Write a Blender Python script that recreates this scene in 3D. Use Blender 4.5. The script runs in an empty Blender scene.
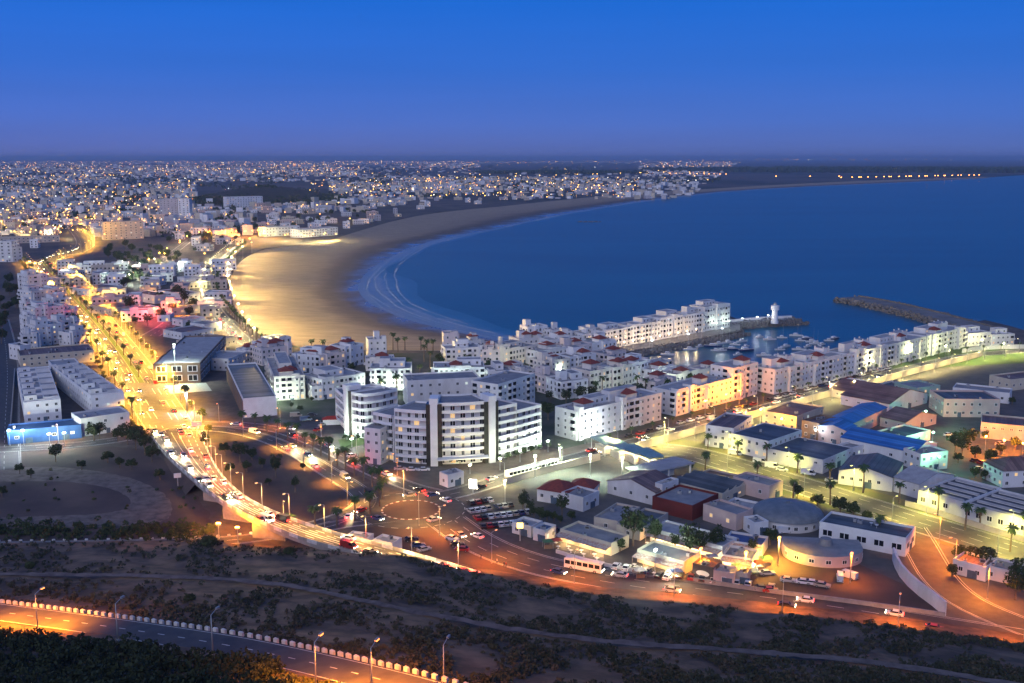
import bpy, bmesh, math, random
from mathutils import Vector, Matrix
from mathutils.geometry import tessellate_polygon
R = math.radians
random.seed(7)
scene = bpy.context.scene
col = scene.collection

# ---------------------------------------------------------------- camera, sky, exposure
HC, FPX, PITCH, GZ = 115.0, 1050.0, 9.93, 3.0
cd = bpy.data.cameras.new('camera'); cam = bpy.data.objects.new('camera', cd); col.objects.link(cam)
cam.location = (0, 0, HC); cam.rotation_euler = (R(90 - PITCH), 0, 0)
cd.sensor_width = 36; cd.lens = 36 * FPX / 1024; cd.clip_start = 1; cd.clip_end = 200000
scene.camera = cam
SUN_EL, SUN_ROT = R(-3.0), R(200)
world = bpy.data.worlds.new('World'); scene.world = world; world.use_nodes = True
wt = world.node_tree; wt.nodes.clear()
def wn(t, **k):
    n = wt.nodes.new(t)
    for a, v in k.items(): setattr(n, a, v)
    return n
sky = wn('ShaderNodeTexSky', sky_type='NISHITA', sun_disc=False, sun_elevation=SUN_EL, sun_rotation=SUN_ROT, altitude=100)
sky.air_density = 1.0; sky.dust_density = 0.3; sky.ozone_density = 4.0
# after sunset the real sky is lit by scattering the sky model leaves out: a dusk gradient by height is added to it
geo = wn('ShaderNodeTexCoord'); sep = wn('ShaderNodeSeparateXYZ'); wt.links.new(geo.outputs['Generated'], sep.inputs[0])
ramp = wn('ShaderNodeValToRGB'); wt.links.new(sep.outputs['Z'], ramp.inputs[0])
def srgb(r, g, b):
    f = lambda c: c / 12.92 if c <= .04045 else ((c + .055) / 1.055) ** 2.4
    return (f(r / 255), f(g / 255), f(b / 255), 1)
cr = ramp.color_ramp
STOPS = [(0.0, (96, 112, 180)), (0.012, (92, 116, 194)), (0.035, (80, 119, 210)), (0.08, (56, 116, 218)), (0.15, (26, 112, 224)), (0.45, (34, 98, 190)), (1.0, (48, 84, 150))]
for i, (p, c) in enumerate(STOPS):
    e = cr.elements[i] if i < 2 else cr.elements.new(p)
    e.position = p; e.color = srgb(*c)
# the last afterglow: a little violet towards the north-east (left), deeper blue over the ocean
lr = wn('ShaderNodeMapRange'); lr.inputs['From Min'].default_value = -0.6; lr.inputs['From Max'].default_value = 0.6
lr.inputs['To Min'].default_value = 1.0; lr.inputs['To Max'].default_value = 0.0
wt.links.new(sep.outputs['X'], lr.inputs['Value'])
tint = wn('ShaderNodeMix', data_type='RGBA', blend_type='MULTIPLY'); tint.inputs[0].default_value = 1
vio = wn('ShaderNodeMix', data_type='RGBA'); vio.inputs[6].default_value = (.86, .97, .96, 1); vio.inputs[7].default_value = (1.08, .98, 1.0, 1)
wt.links.new(lr.outputs[0], vio.inputs[0]); wt.links.new(ramp.outputs[0], tint.inputs[6]); wt.links.new(vio.outputs[2], tint.inputs[7])
sk = wn('ShaderNodeMix', data_type='RGBA', blend_type='ADD'); sk.inputs[0].default_value = 0.05
wt.links.new(tint.outputs[2], sk.inputs[6]); wt.links.new(sky.outputs[0], sk.inputs[7])
# thin streaks of high haze
smp = wn('ShaderNodeMapping'); smp.inputs['Scale'].default_value = (1.2, 1.2, 26); wt.links.new(geo.outputs['Generated'], smp.inputs[0])
sn = wn('ShaderNodeTexNoise'); sn.inputs['Scale'].default_value = 2.2; sn.inputs['Detail'].default_value = 5; wt.links.new(smp.outputs[0], sn.inputs['Vector'])
sm = wn('ShaderNodeMapRange'); sm.inputs['To Min'].default_value = .87; sm.inputs['To Max'].default_value = 1.0; wt.links.new(sn.outputs['Fac'], sm.inputs['Value'])
bg = wn('ShaderNodeBackground'); wt.links.new(sm.outputs[0], bg.inputs[1])
wt.links.new(sk.outputs[2], bg.inputs[0])
wo = wn('ShaderNodeOutputWorld'); wt.links.new(bg.outputs[0], wo.inputs[0])
sl = bpy.data.lights.new('sun', 'SUN'); so = bpy.data.objects.new('sun', sl); col.objects.link(so)
sl.energy = 1.35; sl.angle = R(50); sl.color = (.95, .91, 1.0)      # the bright western sky behind the camera
so.rotation_euler = (R(62), 0, R(-22))
scene.view_settings.view_transform = 'Standard'; scene.view_settings.look = 'None'
scene.view_settings.exposure = 0.0; scene.view_settings.gamma = 1.0; scene.view_settings.use_curve_mapping = False
scene.cycles.use_denoising = True
scene.cycles.max_bounces = 4; scene.cycles.diffuse_bounces = 2; scene.cycles.glossy_bounces = 2; scene.cycles.transmission_bounces = 2
scene.cycles.volume_bounces = 0; scene.cycles.sample_clamp_indirect = 4; scene.cycles.sample_clamp_direct = 0
scene.cycles.use_light_tree = True; scene.cycles.caustics_reflective = False

# ---------------------------------------------------------------- helpers
cp, sp = math.cos(R(PITCH)), math.sin(R(PITCH))
def P(px, py, z=GZ):
    """a point of the photograph, put on the level z metres above the sea"""
    dx, dy = (px - 512) / FPX, -(py - 341.5) / FPX
    d = Vector((dx, cp + dy * sp, -sp + dy * cp))
    t = (z - HC) / d.z
    return Vector((d.x * t, d.y * t, z))
def tag(o, label=None, cat=None, group=None, kind=None):
    if label: o['label'] = label
    if cat: o['category'] = cat
    if group: o['group'] = group
    if kind: o['kind'] = kind
    return o
def empty(name, loc=(0, 0, 0), rz=0, label=None, cat=None, group=None):
    o = bpy.data.objects.new(name, None); o.empty_display_size = .5; col.objects.link(o)
    o.location = loc; o.rotation_euler = (0, 0, rz)
    return tag(o, label, cat, group)
def inst(name, me, parent=None, loc=(0, 0, 0), rz=0, sc=(1, 1, 1)):
    o = bpy.data.objects.new(name, me); col.objects.link(o)
    if parent: o.parent = parent
    o.location = loc; o.rotation_euler = (0, 0, rz); o.scale = sc
    return o
def kids(o): return KIDS.get(o.name, [])
def copy_tree(o, children, loc, rz=0, sc=None, label=None, group=None):
    c = o.copy(); col.objects.link(c); c.location = loc; c.rotation_euler = (0, 0, rz)
    if sc: c.scale = (sc, sc, sc)
    if label: c['label'] = label
    if group: c['group'] = group
    for ch in children:
        d = ch[0].copy(); col.objects.link(d); d.parent = c
        for g in ch[1]:
            e = g.copy(); col.objects.link(e); e.parent = d
    return c
ONES = 'zero first second third fourth fifth sixth seventh eighth ninth tenth eleventh twelfth thirteenth fourteenth fifteenth sixteenth seventeenth eighteenth nineteenth'.split()
TENS = {2: ('twenty', 'twentieth'), 3: ('thirty', 'thirtieth'), 4: ('forty', 'fortieth'), 5: ('fifty', 'fiftieth'), 6: ('sixty', 'sixtieth'), 7: ('seventy', 'seventieth'), 8: ('eighty', 'eightieth'), 9: ('ninety', 'ninetieth')}
def nth(n):
    if n >= 100: return 'hundredth' if n == 100 else 'hundred and ' + nth(n - 100)
    if n < 20: return ONES[n]
    return TENS[n // 10][1] if n % 10 == 0 else TENS[n // 10][0] + '-' + ONES[n % 10]

class MB:
    def __init__(s): s.v, s.f, s.m = [], [], []
    def face(s, pts, m=0):
        b = len(s.v); s.v += [tuple(p) for p in pts]; s.f.append(tuple(range(b, b + len(pts)))); s.m.append(m)
    def box(s, x0, x1, y0, y1, z0, z1, m=0, top=None, M=None):
        b = len(s.v)
        c = [(x, y, z) for z in (z0, z1) for x, y in ((x0, y0), (x1, y0), (x1, y1), (x0, y1))]
        if M is not None: c = [tuple(M @ Vector(p)) for p in c]
        s.v += c
        for q in ((0, 1, 5, 4), (1, 2, 6, 5), (2, 3, 7, 6), (3, 0, 4, 7), (3, 2, 1, 0)):
            s.f.append(tuple(b + i for i in q)); s.m.append(m)
        s.f.append((b + 4, b + 5, b + 6, b + 7)); s.m.append(m if top is None else top)
    def prism(s, poly, z0, z1, m=0, top=None):
        n = len(poly); b = len(s.v)
        a = sum(poly[i][0] * poly[(i + 1) % n][1] - poly[(i + 1) % n][0] * poly[i][1] for i in range(n))
        if a < 0: poly = poly[::-1]
        s.v += [(p[0], p[1], z0) for p in poly] + [(p[0], p[1], z1) for p in poly]
        for i in range(n):
            j = (i + 1) % n; s.f.append((b + i, b + j, b + n + j, b + n + i)); s.m.append(m)
        for t in tessellate_polygon([[Vector((p[0], p[1], 0)) for p in poly]]):
            t = list(t)
            p0, p1, p2 = (poly[k] for k in t)
            if (p1[0] - p0[0]) * (p2[1] - p0[1]) - (p2[0] - p0[0]) * (p1[1] - p0[1]) < 0: t.reverse()
            s.f.append(tuple(b + n + k for k in t)); s.m.append(m if top is None else top)
    def tube(s, p0, p1, r0, r1, n=6, m=0, cap=True):
        p0, p1 = Vector(p0), Vector(p1); d = (p1 - p0).normalized()
        a = d.orthogonal().normalized(); c = d.cross(a); b = len(s.v)
        for p, r in ((p0, r0), (p1, r1)):
            for i in range(n):
                t = 2 * math.pi * i / n; s.v.append(tuple(p + (a * math.cos(t) + c * math.sin(t)) * r))
        for i in range(n):
            j = (i + 1) % n; s.f.append((b + i, b + j, b + n + j, b + n + i)); s.m.append(m)
        if cap:
            s.f.append(tuple(b + n + i for i in range(n))); s.m.append(m)
            s.f.append(tuple(b + i for i in range(n))[::-1]); s.m.append(m)
    def lathe(s, prof, n=16, m=0, c=(0, 0)):
        b = len(s.v)
        for r, z in prof:
            for i in range(n):
                t = 2 * math.pi * i / n; s.v.append((c[0] + r * math.cos(t), c[1] + r * math.sin(t), z))
        for k in range(len(prof) - 1):
            for i in range(n):
                j = (i + 1) % n; s.f.append((b + k * n + i, b + k * n + j, b + (k + 1) * n + j, b + (k + 1) * n + i)); s.m.append(m)
        k = len(prof) - 1; s.f.append(tuple(b + k * n + i for i in range(n))); s.m.append(m)
    def hip(s, x0, x1, y0, y1, z0, z1, m=0, ov=.35):
        """hip roof with overhanging eaves"""
        x0 -= ov; x1 += ov; y0 -= ov; y1 += ov
        w, d = x1 - x0, y1 - y0; b = len(s.v)
        if w >= d: r = [(x0 + d / 2, (y0 + y1) / 2, z1), (x1 - d / 2, (y0 + y1) / 2, z1)]; fs = [(0, 1, 5, 4), (1, 2, 5), (2, 3, 4, 5), (3, 0, 4)]
        else: r = [((x0 + x1) / 2, y0 + w / 2, z1), ((x0 + x1) / 2, y1 - w / 2, z1)]; fs = [(0, 1, 4), (1, 2, 5, 4), (2, 3, 5), (3, 0, 4, 5)]
        s.v += [(x0, y0, z0), (x1, y0, z0), (x1, y1, z0), (x0, y1, z0)] + r
        for q in fs + [(3, 2, 1, 0)]: s.f.append(tuple(b + i for i in q)); s.m.append(m)
    def gable(s, x0, x1, y0, y1, z0, z1, m=0, mw=1, ov=.3, axis='y'):
        """gable roof, ridge along y (or x), end triangles in material mw"""
        T = (lambda x, y, z: (x, y, z)) if axis == 'y' else (lambda x, y, z: (y, x, z))
        if axis != 'y': x0, x1, y0, y1 = y0, y1, x0, x1
        xm = (x0 + x1) / 2; th = .18
        for sx in (x0 - ov, x1 + ov):
            q = [T(sx, y0 - ov, z0 - .05), T(xm, y0 - ov, z1), T(xm, y1 + ov, z1), T(sx, y1 + ov, z0 - .05)]
            s.face(q, m); s.face([(a[0], a[1], a[2] + th) for a in q], m)
            for i in range(4):
                a, b_ = q[i], q[(i + 1) % 4]; s.face([a, b_, (b_[0], b_[1], b_[2] + th), (a[0], a[1], a[2] + th)], m)
        for y in (y0, y1): s.face([T(x0, y, z0 - .02), T(x1, y, z0 - .02), T(xm, y, z1 - .05)], mw)
    def mesh(s, name, mats, smooth=False):
        me = bpy.data.meshes.new(name); me.from_pydata(s.v, [], s.f)
        for m in (mats if isinstance(mats, (list, tuple)) else [mats]): me.materials.append(m)
        me.polygons.foreach_set('material_index', s.m)
        if smooth: me.polygons.foreach_set('use_smooth', [True] * len(s.f))
        me.update(); return me
    def build(s, name, mats, parent=None, smooth=False):
        return inst(name, s.mesh(name, mats, smooth), parent)

# ---------------------------------------------------------------- materials
MATS = {}
def mat(name, c, c2=None, scale=.3, rough=.8, metal=0, bump=0, detail=4, amt=(.35, .65), emit=None, spec=None, stretch=None):
    if name in MATS: return MATS[name]
    m = bpy.data.materials.new(name); m.use_nodes = True; nt = m.node_tree; b = nt.nodes['Principled BSDF']
    b.inputs['Roughness'].default_value = rough; b.inputs['Metallic'].default_value = metal
    b.inputs['Base Color'].default_value = (*c, 1)
    if spec is not None: b.inputs['Specular IOR Level'].default_value = spec
    if c2 is not None or bump:
        g = nt.nodes.new('ShaderNodeNewGeometry'); n = nt.nodes.new('ShaderNodeTexNoise')
        n.inputs['Scale'].default_value = scale; n.inputs['Detail'].default_value = detail; n.inputs['Roughness'].default_value = .6
        if stretch:
            mp = nt.nodes.new('ShaderNodeMapping'); mp.inputs['Scale'].default_value = stretch
            nt.links.new(g.outputs['Position'], mp.inputs['Vector']); nt.links.new(mp.outputs[0], n.inputs['Vector'])
        else: nt.links.new(g.outputs['Position'], n.inputs['Vector'])
        if c2 is not None:
            r = nt.nodes.new('ShaderNodeValToRGB'); r.color_ramp.elements[0].position = amt[0]; r.color_ramp.elements[1].position = amt[1]
            r.color_ramp.elements[0].color = (*c, 1); r.color_ramp.elements[1].color = (*c2, 1)
            nt.links.new(n.outputs['Fac'], r.inputs[0]); nt.links.new(r.outputs[0], b.inputs['Base Color'])
        if bump:
            bp = nt.nodes.new('ShaderNodeBump'); bp.inputs['Strength'].default_value = bump; bp.inputs['Distance'].default_value = .3
            nt.links.new(n.outputs['Fac'], bp.inputs['Height']); nt.links.new(bp.outputs[0], b.inputs['Normal'])
    if emit:
        b.inputs['Emission Color'].default_value = (*emit[0], 1); b.inputs['Emission Strength'].default_value = emit[1]
    MATS[name] = m; return m
white = mat('white_plaster', (.74, .73, .72), (.58, .56, .54), .16, .85, stretch=(1, 1, .4))
white2 = mat('clean_white_plaster', (.80, .80, .79), (.70, .69, .68), .25, .8)
offwhite = mat('warm_white_plaster', (.74, .69, .62), (.60, .55, .49), .16, .85, stretch=(1, 1, .4)); pinkwhite = mat('pinkish_white_plaster', (.72, .63, .60), (.58, .50, .48), .16, .85, stretch=(1, 1, .4))
cream = mat('cream_plaster', (.62, .55, .42), (.5, .43, .33), .2, .85)
pinkm = mat('pink_plaster', (.62, .47, .42), (.52, .38, .34), .2, .85)
beige = mat('beige_plaster', (.55, .48, .40), (.44, .37, .30), .2, .85)
greyroof = mat('grey_roof_felt', (.20, .20, .21), (.30, .29, .28), .25, .9)
paleroof = mat('pale_roof_screed', (.42, .41, .40), (.30, .29, .29), .3, .9)
redtile = mat('red_clay_tile', (.27, .055, .035), (.17, .035, .025), 1.2, .8)
glass = mat('window_glass', (.012, .016, .022), rough=.12)
lit_warm = mat('lit_window_warm', (.3, .2, .1), emit=((1, .62, .25), .9))
lit_cool = mat('lit_window_cool', (.3, .3, .3), emit=((.85, 1, .85), .7))
concrete = mat('concrete', (.34, .33, .31), (.24, .235, .225), .5, .9)
darkstone = mat('dark_facade_panel', (.055, .05, .05), (.08, .075, .075), .6, .5)
steel = mat('galvanised_steel', (.38, .39, .40), rough=.5, metal=.4)
def seamed(name, c, c2, pitch=1.1, rough=.6, axis='X'):
    """profiled sheet: standing seams every pitch metres, dirt and faded panels"""
    m = mat(name, c, c2, .12, rough, amt=(.35, .7), stretch=(1, 1, 1)); nt = m.node_tree; b = nt.nodes['Principled BSDF']
    src = b.inputs['Base Color'].links[0].from_socket; tc = nt.nodes.new('ShaderNodeTexCoord'); sp_ = nt.nodes.new('ShaderNodeSeparateXYZ'); nt.links.new(tc.outputs['Object'], sp_.inputs[0])
    k = nt.nodes.new('ShaderNodeMath'); k.operation = 'DIVIDE'; k.inputs[1].default_value = pitch; nt.links.new(sp_.outputs[axis], k.inputs[0])
    fr = nt.nodes.new('ShaderNodeMath'); fr.operation = 'FRACT'; nt.links.new(k.outputs[0], fr.inputs[0]); fl = nt.nodes.new('ShaderNodeMath'); fl.operation = 'FLOOR'; nt.links.new(k.outputs[0], fl.inputs[0])
    wn_ = nt.nodes.new('ShaderNodeTexWhiteNoise'); wn_.noise_dimensions = '1D'; nt.links.new(fl.outputs[0], wn_.inputs['W'])
    pr = nt.nodes.new('ShaderNodeMapRange'); pr.inputs['To Min'].default_value = .72; pr.inputs['To Max'].default_value = 1.25; nt.links.new(wn_.outputs['Value'], pr.inputs['Value'])
    lt = nt.nodes.new('ShaderNodeMath'); lt.operation = 'GREATER_THAN'; lt.inputs[1].default_value = .16; nt.links.new(fr.outputs[0], lt.inputs[0])
    ml = nt.nodes.new('ShaderNodeMath'); ml.operation = 'MULTIPLY_ADD'; ml.inputs[1].default_value = .35; ml.inputs[2].default_value = .65; nt.links.new(lt.outputs[0], ml.inputs[0])
    m2 = nt.nodes.new('ShaderNodeMath'); m2.operation = 'MULTIPLY'; nt.links.new(pr.outputs[0], m2.inputs[0]); nt.links.new(ml.outputs[0], m2.inputs[1])
    vm = nt.nodes.new('ShaderNodeVectorMath'); vm.operation = 'SCALE'; nt.links.new(src, vm.inputs[0]); nt.links.new(m2.outputs[0], vm.inputs['Scale']); nt.links.new(vm.outputs[0], b.inputs['Base Color'])
    return m
darkroof = seamed('dark_roof_sheet', (.06, .07, .075), (.13, .135, .14), 1.6)
brownroof = seamed('rusty_brown_roof', (.12, .065, .052), (.24, .155, .125), 1.4)
avleaf = mat('street_tree_leaf', (.07, .09, .03), (.11, .12, .045), .5, .9)
trunkm = mat('palm_trunk', (.13, .09, .06), (.2, .15, .11), 3, .95)
leafm = mat('palm_leaf', (.035, .075, .022), (.07, .11, .03), .6, .8)
treeleaf = mat('tree_leaf', (.022, .042, .016), (.055, .08, .028), .5, .9)
shrubleaf = mat('scrub_leaf', (.028, .038, .022), (.06, .066, .04), .12, .95)
# ================================================================ THE SETTING
def resample(pts, n):
    L = [0]
    for a, b in zip(pts, pts[1:]): L.append(L[-1] + (Vector(b) - Vector(a)).length)
    out = []; k = 0
    for i in range(n):
        t = L[-1] * i / (n - 1)
        while k < len(L) - 2 and L[k + 1] < t: k += 1
        f = (t - L[k]) / max(L[k + 1] - L[k], 1e-9)
        out.append(Vector(pts[k]).lerp(Vector(pts[k + 1]), f))
    return out
def smooth(pts, it=2):
    for _ in range(it):
        q = [pts[0]]
        for a, b in zip(pts, pts[1:]): q += [a.lerp(b, .25), a.lerp(b, .75)]
        q.append(pts[-1]); pts = q
    return pts
def lin(x, tab):
    if x <= tab[0][0]: return tab[0][1]
    for (a, va), (b, vb) in zip(tab, tab[1:]):
        if x <= b: return va + (vb - va) * (x - a) / (b - a)
    return tab[-1][1]

# ---- sea
seam = bpy.data.materials.new('sea_water'); seam.use_nodes = True
nt = seam.node_tree; b = nt.nodes['Principled BSDF']
b.inputs['Roughness'].default_value = .28; b.inputs['IOR'].default_value = 1.33
g = nt.nodes.new('ShaderNodeNewGeometry')
mp = nt.nodes.new('ShaderNodeMapping'); mp.inputs['Scale'].default_value = (.0016, .006, 1); mp.inputs['Rotation'].default_value = (0, 0, R(14))
n1 = nt.nodes.new('ShaderNodeTexNoise'); n1.inputs['Scale'].default_value = 1; n1.inputs['Detail'].default_value = 5; n1.inputs['Distortion'].default_value = .8
nt.links.new(g.outputs['Position'], mp.inputs[0]); nt.links.new(mp.outputs[0], n1.inputs['Vector'])
cr_ = nt.nodes.new('ShaderNodeValToRGB'); cr_.color_ramp.elements[0].position = .35; cr_.color_ramp.elements[1].position = .7
cr_.color_ramp.elements[0].color = (.002, .068, .122, 1); cr_.color_ramp.elements[1].color = (.004, .105, .168, 1)
nt.links.new(n1.outputs['Fac'], cr_.inputs[0]); nt.links.new(cr_.outputs[0], b.inputs['Base Color'])
b.inputs['Specular IOR Level'].default_value = .22
n2 = nt.nodes.new('ShaderNodeTexNoise'); n2.inputs['Scale'].default_value = .22; n2.inputs['Detail'].default_value = 3
nt.links.new(g.outputs['Position'], n2.inputs['Vector'])
bp = nt.nodes.new('ShaderNodeBump'); bp.inputs['Strength'].default_value = .35; bp.inputs['Distance'].default_value = .5
nt.links.new(n2.outputs['Fac'], bp.inputs['Height']); nt.links.new(bp.outputs[0], b.inputs['Normal'])
m_ = MB(); m_.face([(-60000, 200, 0), (90000, 200, 0), (90000, 90000, 0), (-60000, 90000, 0)])
tag(m_.build('sea', seam), kind='structure')

# ---- land: one sheet out to the horizon, bounded by the top of the beach and the quays
BEACH_TOP = [(520, 346), (480, 350), (430, 351), (380, 350), (330, 352), (285, 346), (262, 336), (243, 322), (233, 305), (228, 290), (231, 274), (243, 258), (262, 249), (290, 246), (330, 240), (365, 229), (400, 219), (440, 212), (500, 206.5), (560, 200), (620, 194.5), (680, 190.5), (730, 187.6), (800, 183.5), (880, 180), (950, 178), (985, 177)]
SHORE = [(527, 347), (505, 342), (480, 336.5), (440, 328), (405, 318), (378, 307), (364, 297), (359, 287), (364, 277), (378, 265), (398, 254), (425, 243), (452, 236), (490, 230), (530, 221), (560, 214.5), (600, 208), (650, 200), (720, 192), (790, 187.5), (860, 184.4), (930, 181.5), (975, 179), (990, 178)]
MARINA = [(520, 346), (528, 342), (545, 337), (570, 333), (600, 330), (640, 324), (700, 317), (730, 316), (742, 321), (742, 331), (700, 339), (660, 346), (622, 353), (622, 360), (650, 366), (690, 371), (735, 380), (756, 386), (764, 389), (768, 385), (800, 372), (850, 356), (900, 340), (950, 326), (985, 320), (1010, 326), (1024, 330), (1100, 352), (1300, 400)]
top = [P(x, y) for x, y in BEACH_TOP]; shore = [P(x, y, 0) for x, y in SHORE]
mar = [P(x, y) for x, y in MARINA]
land = list(reversed(mar)) + top[1:] + [P(1024, 174.5), Vector((30000, 13000, GZ)), Vector((90000, 40000, GZ)), Vector((90000, 89000, GZ)), Vector((-60000, 89000, GZ)), Vector((-60000, 150, GZ)), Vector((mar[-1].x + 60, 150, GZ))]
groundm = bpy.data.materials.new('town_ground'); groundm.use_nodes = True
nt = groundm.node_tree; b = nt.nodes['Principled BSDF']; b.inputs['Roughness'].default_value = .95
g = nt.nodes.new('ShaderNodeNewGeometry')
def noise(scale, detail=4):
    n = nt.nodes.new('ShaderNodeTexNoise'); n.inputs['Scale'].default_value = scale; n.inputs['Detail'].default_value = detail; n.inputs['Roughness'].default_value = .62
    nt.links.new(g.outputs['Position'], n.inputs['Vector']); return n
def rampn(src, a, b_, ca, cb):
    r = nt.nodes.new('ShaderNodeValToRGB'); r.color_ramp.elements[0].position = a; r.color_ramp.elements[1].position = b_
    r.color_ramp.elements[0].color = (*ca, 1); r.color_ramp.elements[1].color = (*cb, 1); nt.links.new(src.outputs['Fac'], r.inputs[0]); return r
a1 = rampn(noise(.02), .4, .62, (.075, .068, .066), (.16, .12, .095))
a2 = rampn(noise(.25, 6), .3, .7, (.55, .55, .55), (1.1, 1.1, 1.1))
mx = nt.nodes.new('ShaderNodeMix'); mx.data_type = 'RGBA'; mx.blend_type = 'MULTIPLY'; mx.inputs[0].default_value = 1
nt.links.new(a1.outputs[0], mx.inputs[6]); nt.links.new(a2.outputs[0], mx.inputs[7])
a3 = rampn(noise(.0011, 5), .45, .56, (0, 0, 0), (1, 1, 1))
mx2 = nt.nodes.new('ShaderNodeMix'); mx2.data_type = 'RGBA'; mx2.inputs[7].default_value = (.028, .036, .026, 1)
sepd = nt.nodes.new('ShaderNodeSeparateXYZ'); nt.links.new(g.outputs['Position'], sepd.inputs[0])
mr = nt.nodes.new('ShaderNodeMapRange'); mr.inputs['From Min'].default_value = 1200; mr.inputs['From Max'].default_value = 2600; nt.links.new(sepd.outputs['Y'], mr.inputs['Value'])
mm = nt.nodes.new('ShaderNodeMath'); mm.operation = 'MULTIPLY'; nt.links.new(a3.outputs[0], mm.inputs[0]); nt.links.new(mr.outputs[0], mm.inputs[1])
nt.links.new(mx.outputs[2], mx2.inputs[6]); nt.links.new(mm.outputs[0], mx2.inputs[0]); nt.links.new(mx2.outputs[2], b.inputs['Base Color'])
m_ = MB(); m_.prism([(p.x, p.y) for p in land], -3, GZ, 0)
tag(m_.build('ground', groundm), kind='structure')

# ---- beach: dry sand falling to a wet, flat foreshore
sand = bpy.data.materials.new('beach_sand'); sand.use_nodes = True
nt = sand.node_tree; b = nt.nodes['Principled BSDF']
g = nt.nodes.new('ShaderNodeNewGeometry'); s_ = nt.nodes.new('ShaderNodeSeparateXYZ'); nt.links.new(g.outputs['Position'], s_.inputs[0])
n_ = noise(.02, 5); n3 = noise(.5, 3)
ad = nt.nodes.new('ShaderNodeMath'); ad.operation = 'MULTIPLY_ADD'; ad.inputs[1].default_value = .7; nt.links.new(n_.outputs['Fac'], ad.inputs[0]); nt.links.new(s_.outputs['Z'], ad.inputs[2])
rz_ = nt.nodes.new('ShaderNodeMapRange'); rz_.inputs['From Min'].default_value = .0; rz_.inputs['From Max'].default_value = 2.0; nt.links.new(ad.outputs[0], rz_.inputs['Value'])
rp = nt.nodes.new('ShaderNodeValToRGB'); nt.links.new(rz_.outputs[0], rp.inputs[0])
for i, (p, c) in enumerate([(.0, (.16, .15, .16)), (.30, (.13, .10, .085)), (.42, (.15, .105, .08)), (.62, (.30, .215, .14)), (1, (.36, .26, .165))]):
    e = rp.color_ramp.elements[i] if i < 2 else rp.color_ramp.elements.new(p)
    e.position = p; e.color = (*c, 1)
smp_ = nt.nodes.new('ShaderNodeMapping'); smp_.inputs['Scale'].default_value = (.05, .16, 1); smp_.inputs['Rotation'].default_value = (0, 0, R(35)); nt.links.new(g.outputs['Position'], smp_.inputs[0])
n4 = nt.nodes.new('ShaderNodeTexNoise'); n4.inputs['Scale'].default_value = 1; n4.inputs['Detail'].default_value = 9; n4.inputs['Roughness'].default_value = .7; nt.links.new(smp_.outputs[0], n4.inputs['Vector'])
mr4 = nt.nodes.new('ShaderNodeMapRange'); mr4.inputs['From Min'].default_value = .3; mr4.inputs['From Max'].default_value = .7; mr4.inputs['To Min'].default_value = .68; mr4.inputs['To Max'].default_value = 1.2; nt.links.new(n4.outputs['Fac'], mr4.inputs['Value'])
vs4 = nt.nodes.new('ShaderNodeVectorMath'); vs4.operation = 'SCALE'; nt.links.new(rp.outputs[0], vs4.inputs[0]); nt.links.new(mr4.outputs[0], vs4.inputs['Scale']); nt.links.new(vs4.outputs[0], b.inputs['Base Color'])
rr = nt.nodes.new('ShaderNodeMapRange'); rr.inputs['From Min'].default_value = .18; rr.inputs['From Max'].default_value = .36; rr.inputs['To Min'].default_value = .22; rr.inputs['To Max'].default_value = .9
nt.links.new(rz_.outputs[0], rr.inputs['Value']); nt.links.new(rr.outputs[0], b.inputs['Roughness'])
N = 160
ta, sa = resample(smooth(top, 2), N), resample(smooth(shore, 2), N)
# pair by picture position so that the sections cross the beach
m_ = MB(); prof = [(0, 2.98), (.1, 2.5), (.3, 1.75), (.5, 1.1), (.66, .62), (.78, .3), (.9, .1), (1.0, .03), (1.12, -.12), (1.5, -1.2)]
idx = []
for t_, s2 in zip(ta, sa):
    row = []
    for f, z in prof:
        p = t_.lerp(s2, f); row.append(len(m_.v)); m_.v.append((p.x, p.y, z))
    idx.append(row)
for r0, r1 in zip(idx, idx[1:]):
    for k in range(len(prof) - 1): m_.f.append((r0[k], r1[k], r1[k + 1], r0[k + 1])); m_.m.append(0)
tag(m_.build('beach', sand, smooth=True), kind='structure')

# ---- the shallows: a film of water and foam over the flat foreshore
OUTER = [(540, 339), (505, 334), (470, 325), (430, 312), (402, 296), (394, 280), (400, 264), (420, 249), (452, 238.5), (490, 231.5), (530, 222.4), (560, 215.6), (600, 208.8), (650, 200.7), (720, 192.5), (790, 187.9), (860, 184.8), (930, 181.9), (975, 179.3), (990, 178.2)]
oa = resample(smooth([P(x, y, 0) for x, y in OUTER], 2), N); m_ = MB(); idx = []; att = []
for k in range(N):
    row = []
    for f in (-.12, 0, .25, .5, .75, 1.0, 1.25):
        w_ = 1 + .35 * math.sin(k * .37) + .25 * math.sin(k * .91); p = sa[k].lerp(oa[k], f * (w_ if f > 0 else 1)); row.append(len(m_.v)); m_.v.append((p.x, p.y, .045 - .004 * f)); att.append(max(0, min(1, f / 1.25)))
    idx.append(row)
for r0, r1 in zip(idx, idx[1:]):
    for j in range(6): m_.f.append((r0[j], r1[j], r1[j + 1], r0[j + 1])); m_.m.append(0)
shal = bpy.data.materials.new('shallow_water'); shal.use_nodes = True; nt = shal.node_tree; b = nt.nodes['Principled BSDF']; b.inputs['Roughness'].default_value = .3; b.inputs['Specular IOR Level'].default_value = .4
g = nt.nodes.new('ShaderNodeNewGeometry'); at = nt.nodes.new('ShaderNodeAttribute'); at.attribute_name = 'depth'
mp = nt.nodes.new('ShaderNodeMapping'); mp.inputs['Scale'].default_value = (.012, .035, 1); mp.inputs['Rotation'].default_value = (0, 0, R(-35)); nt.links.new(g.outputs['Position'], mp.inputs[0])
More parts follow.
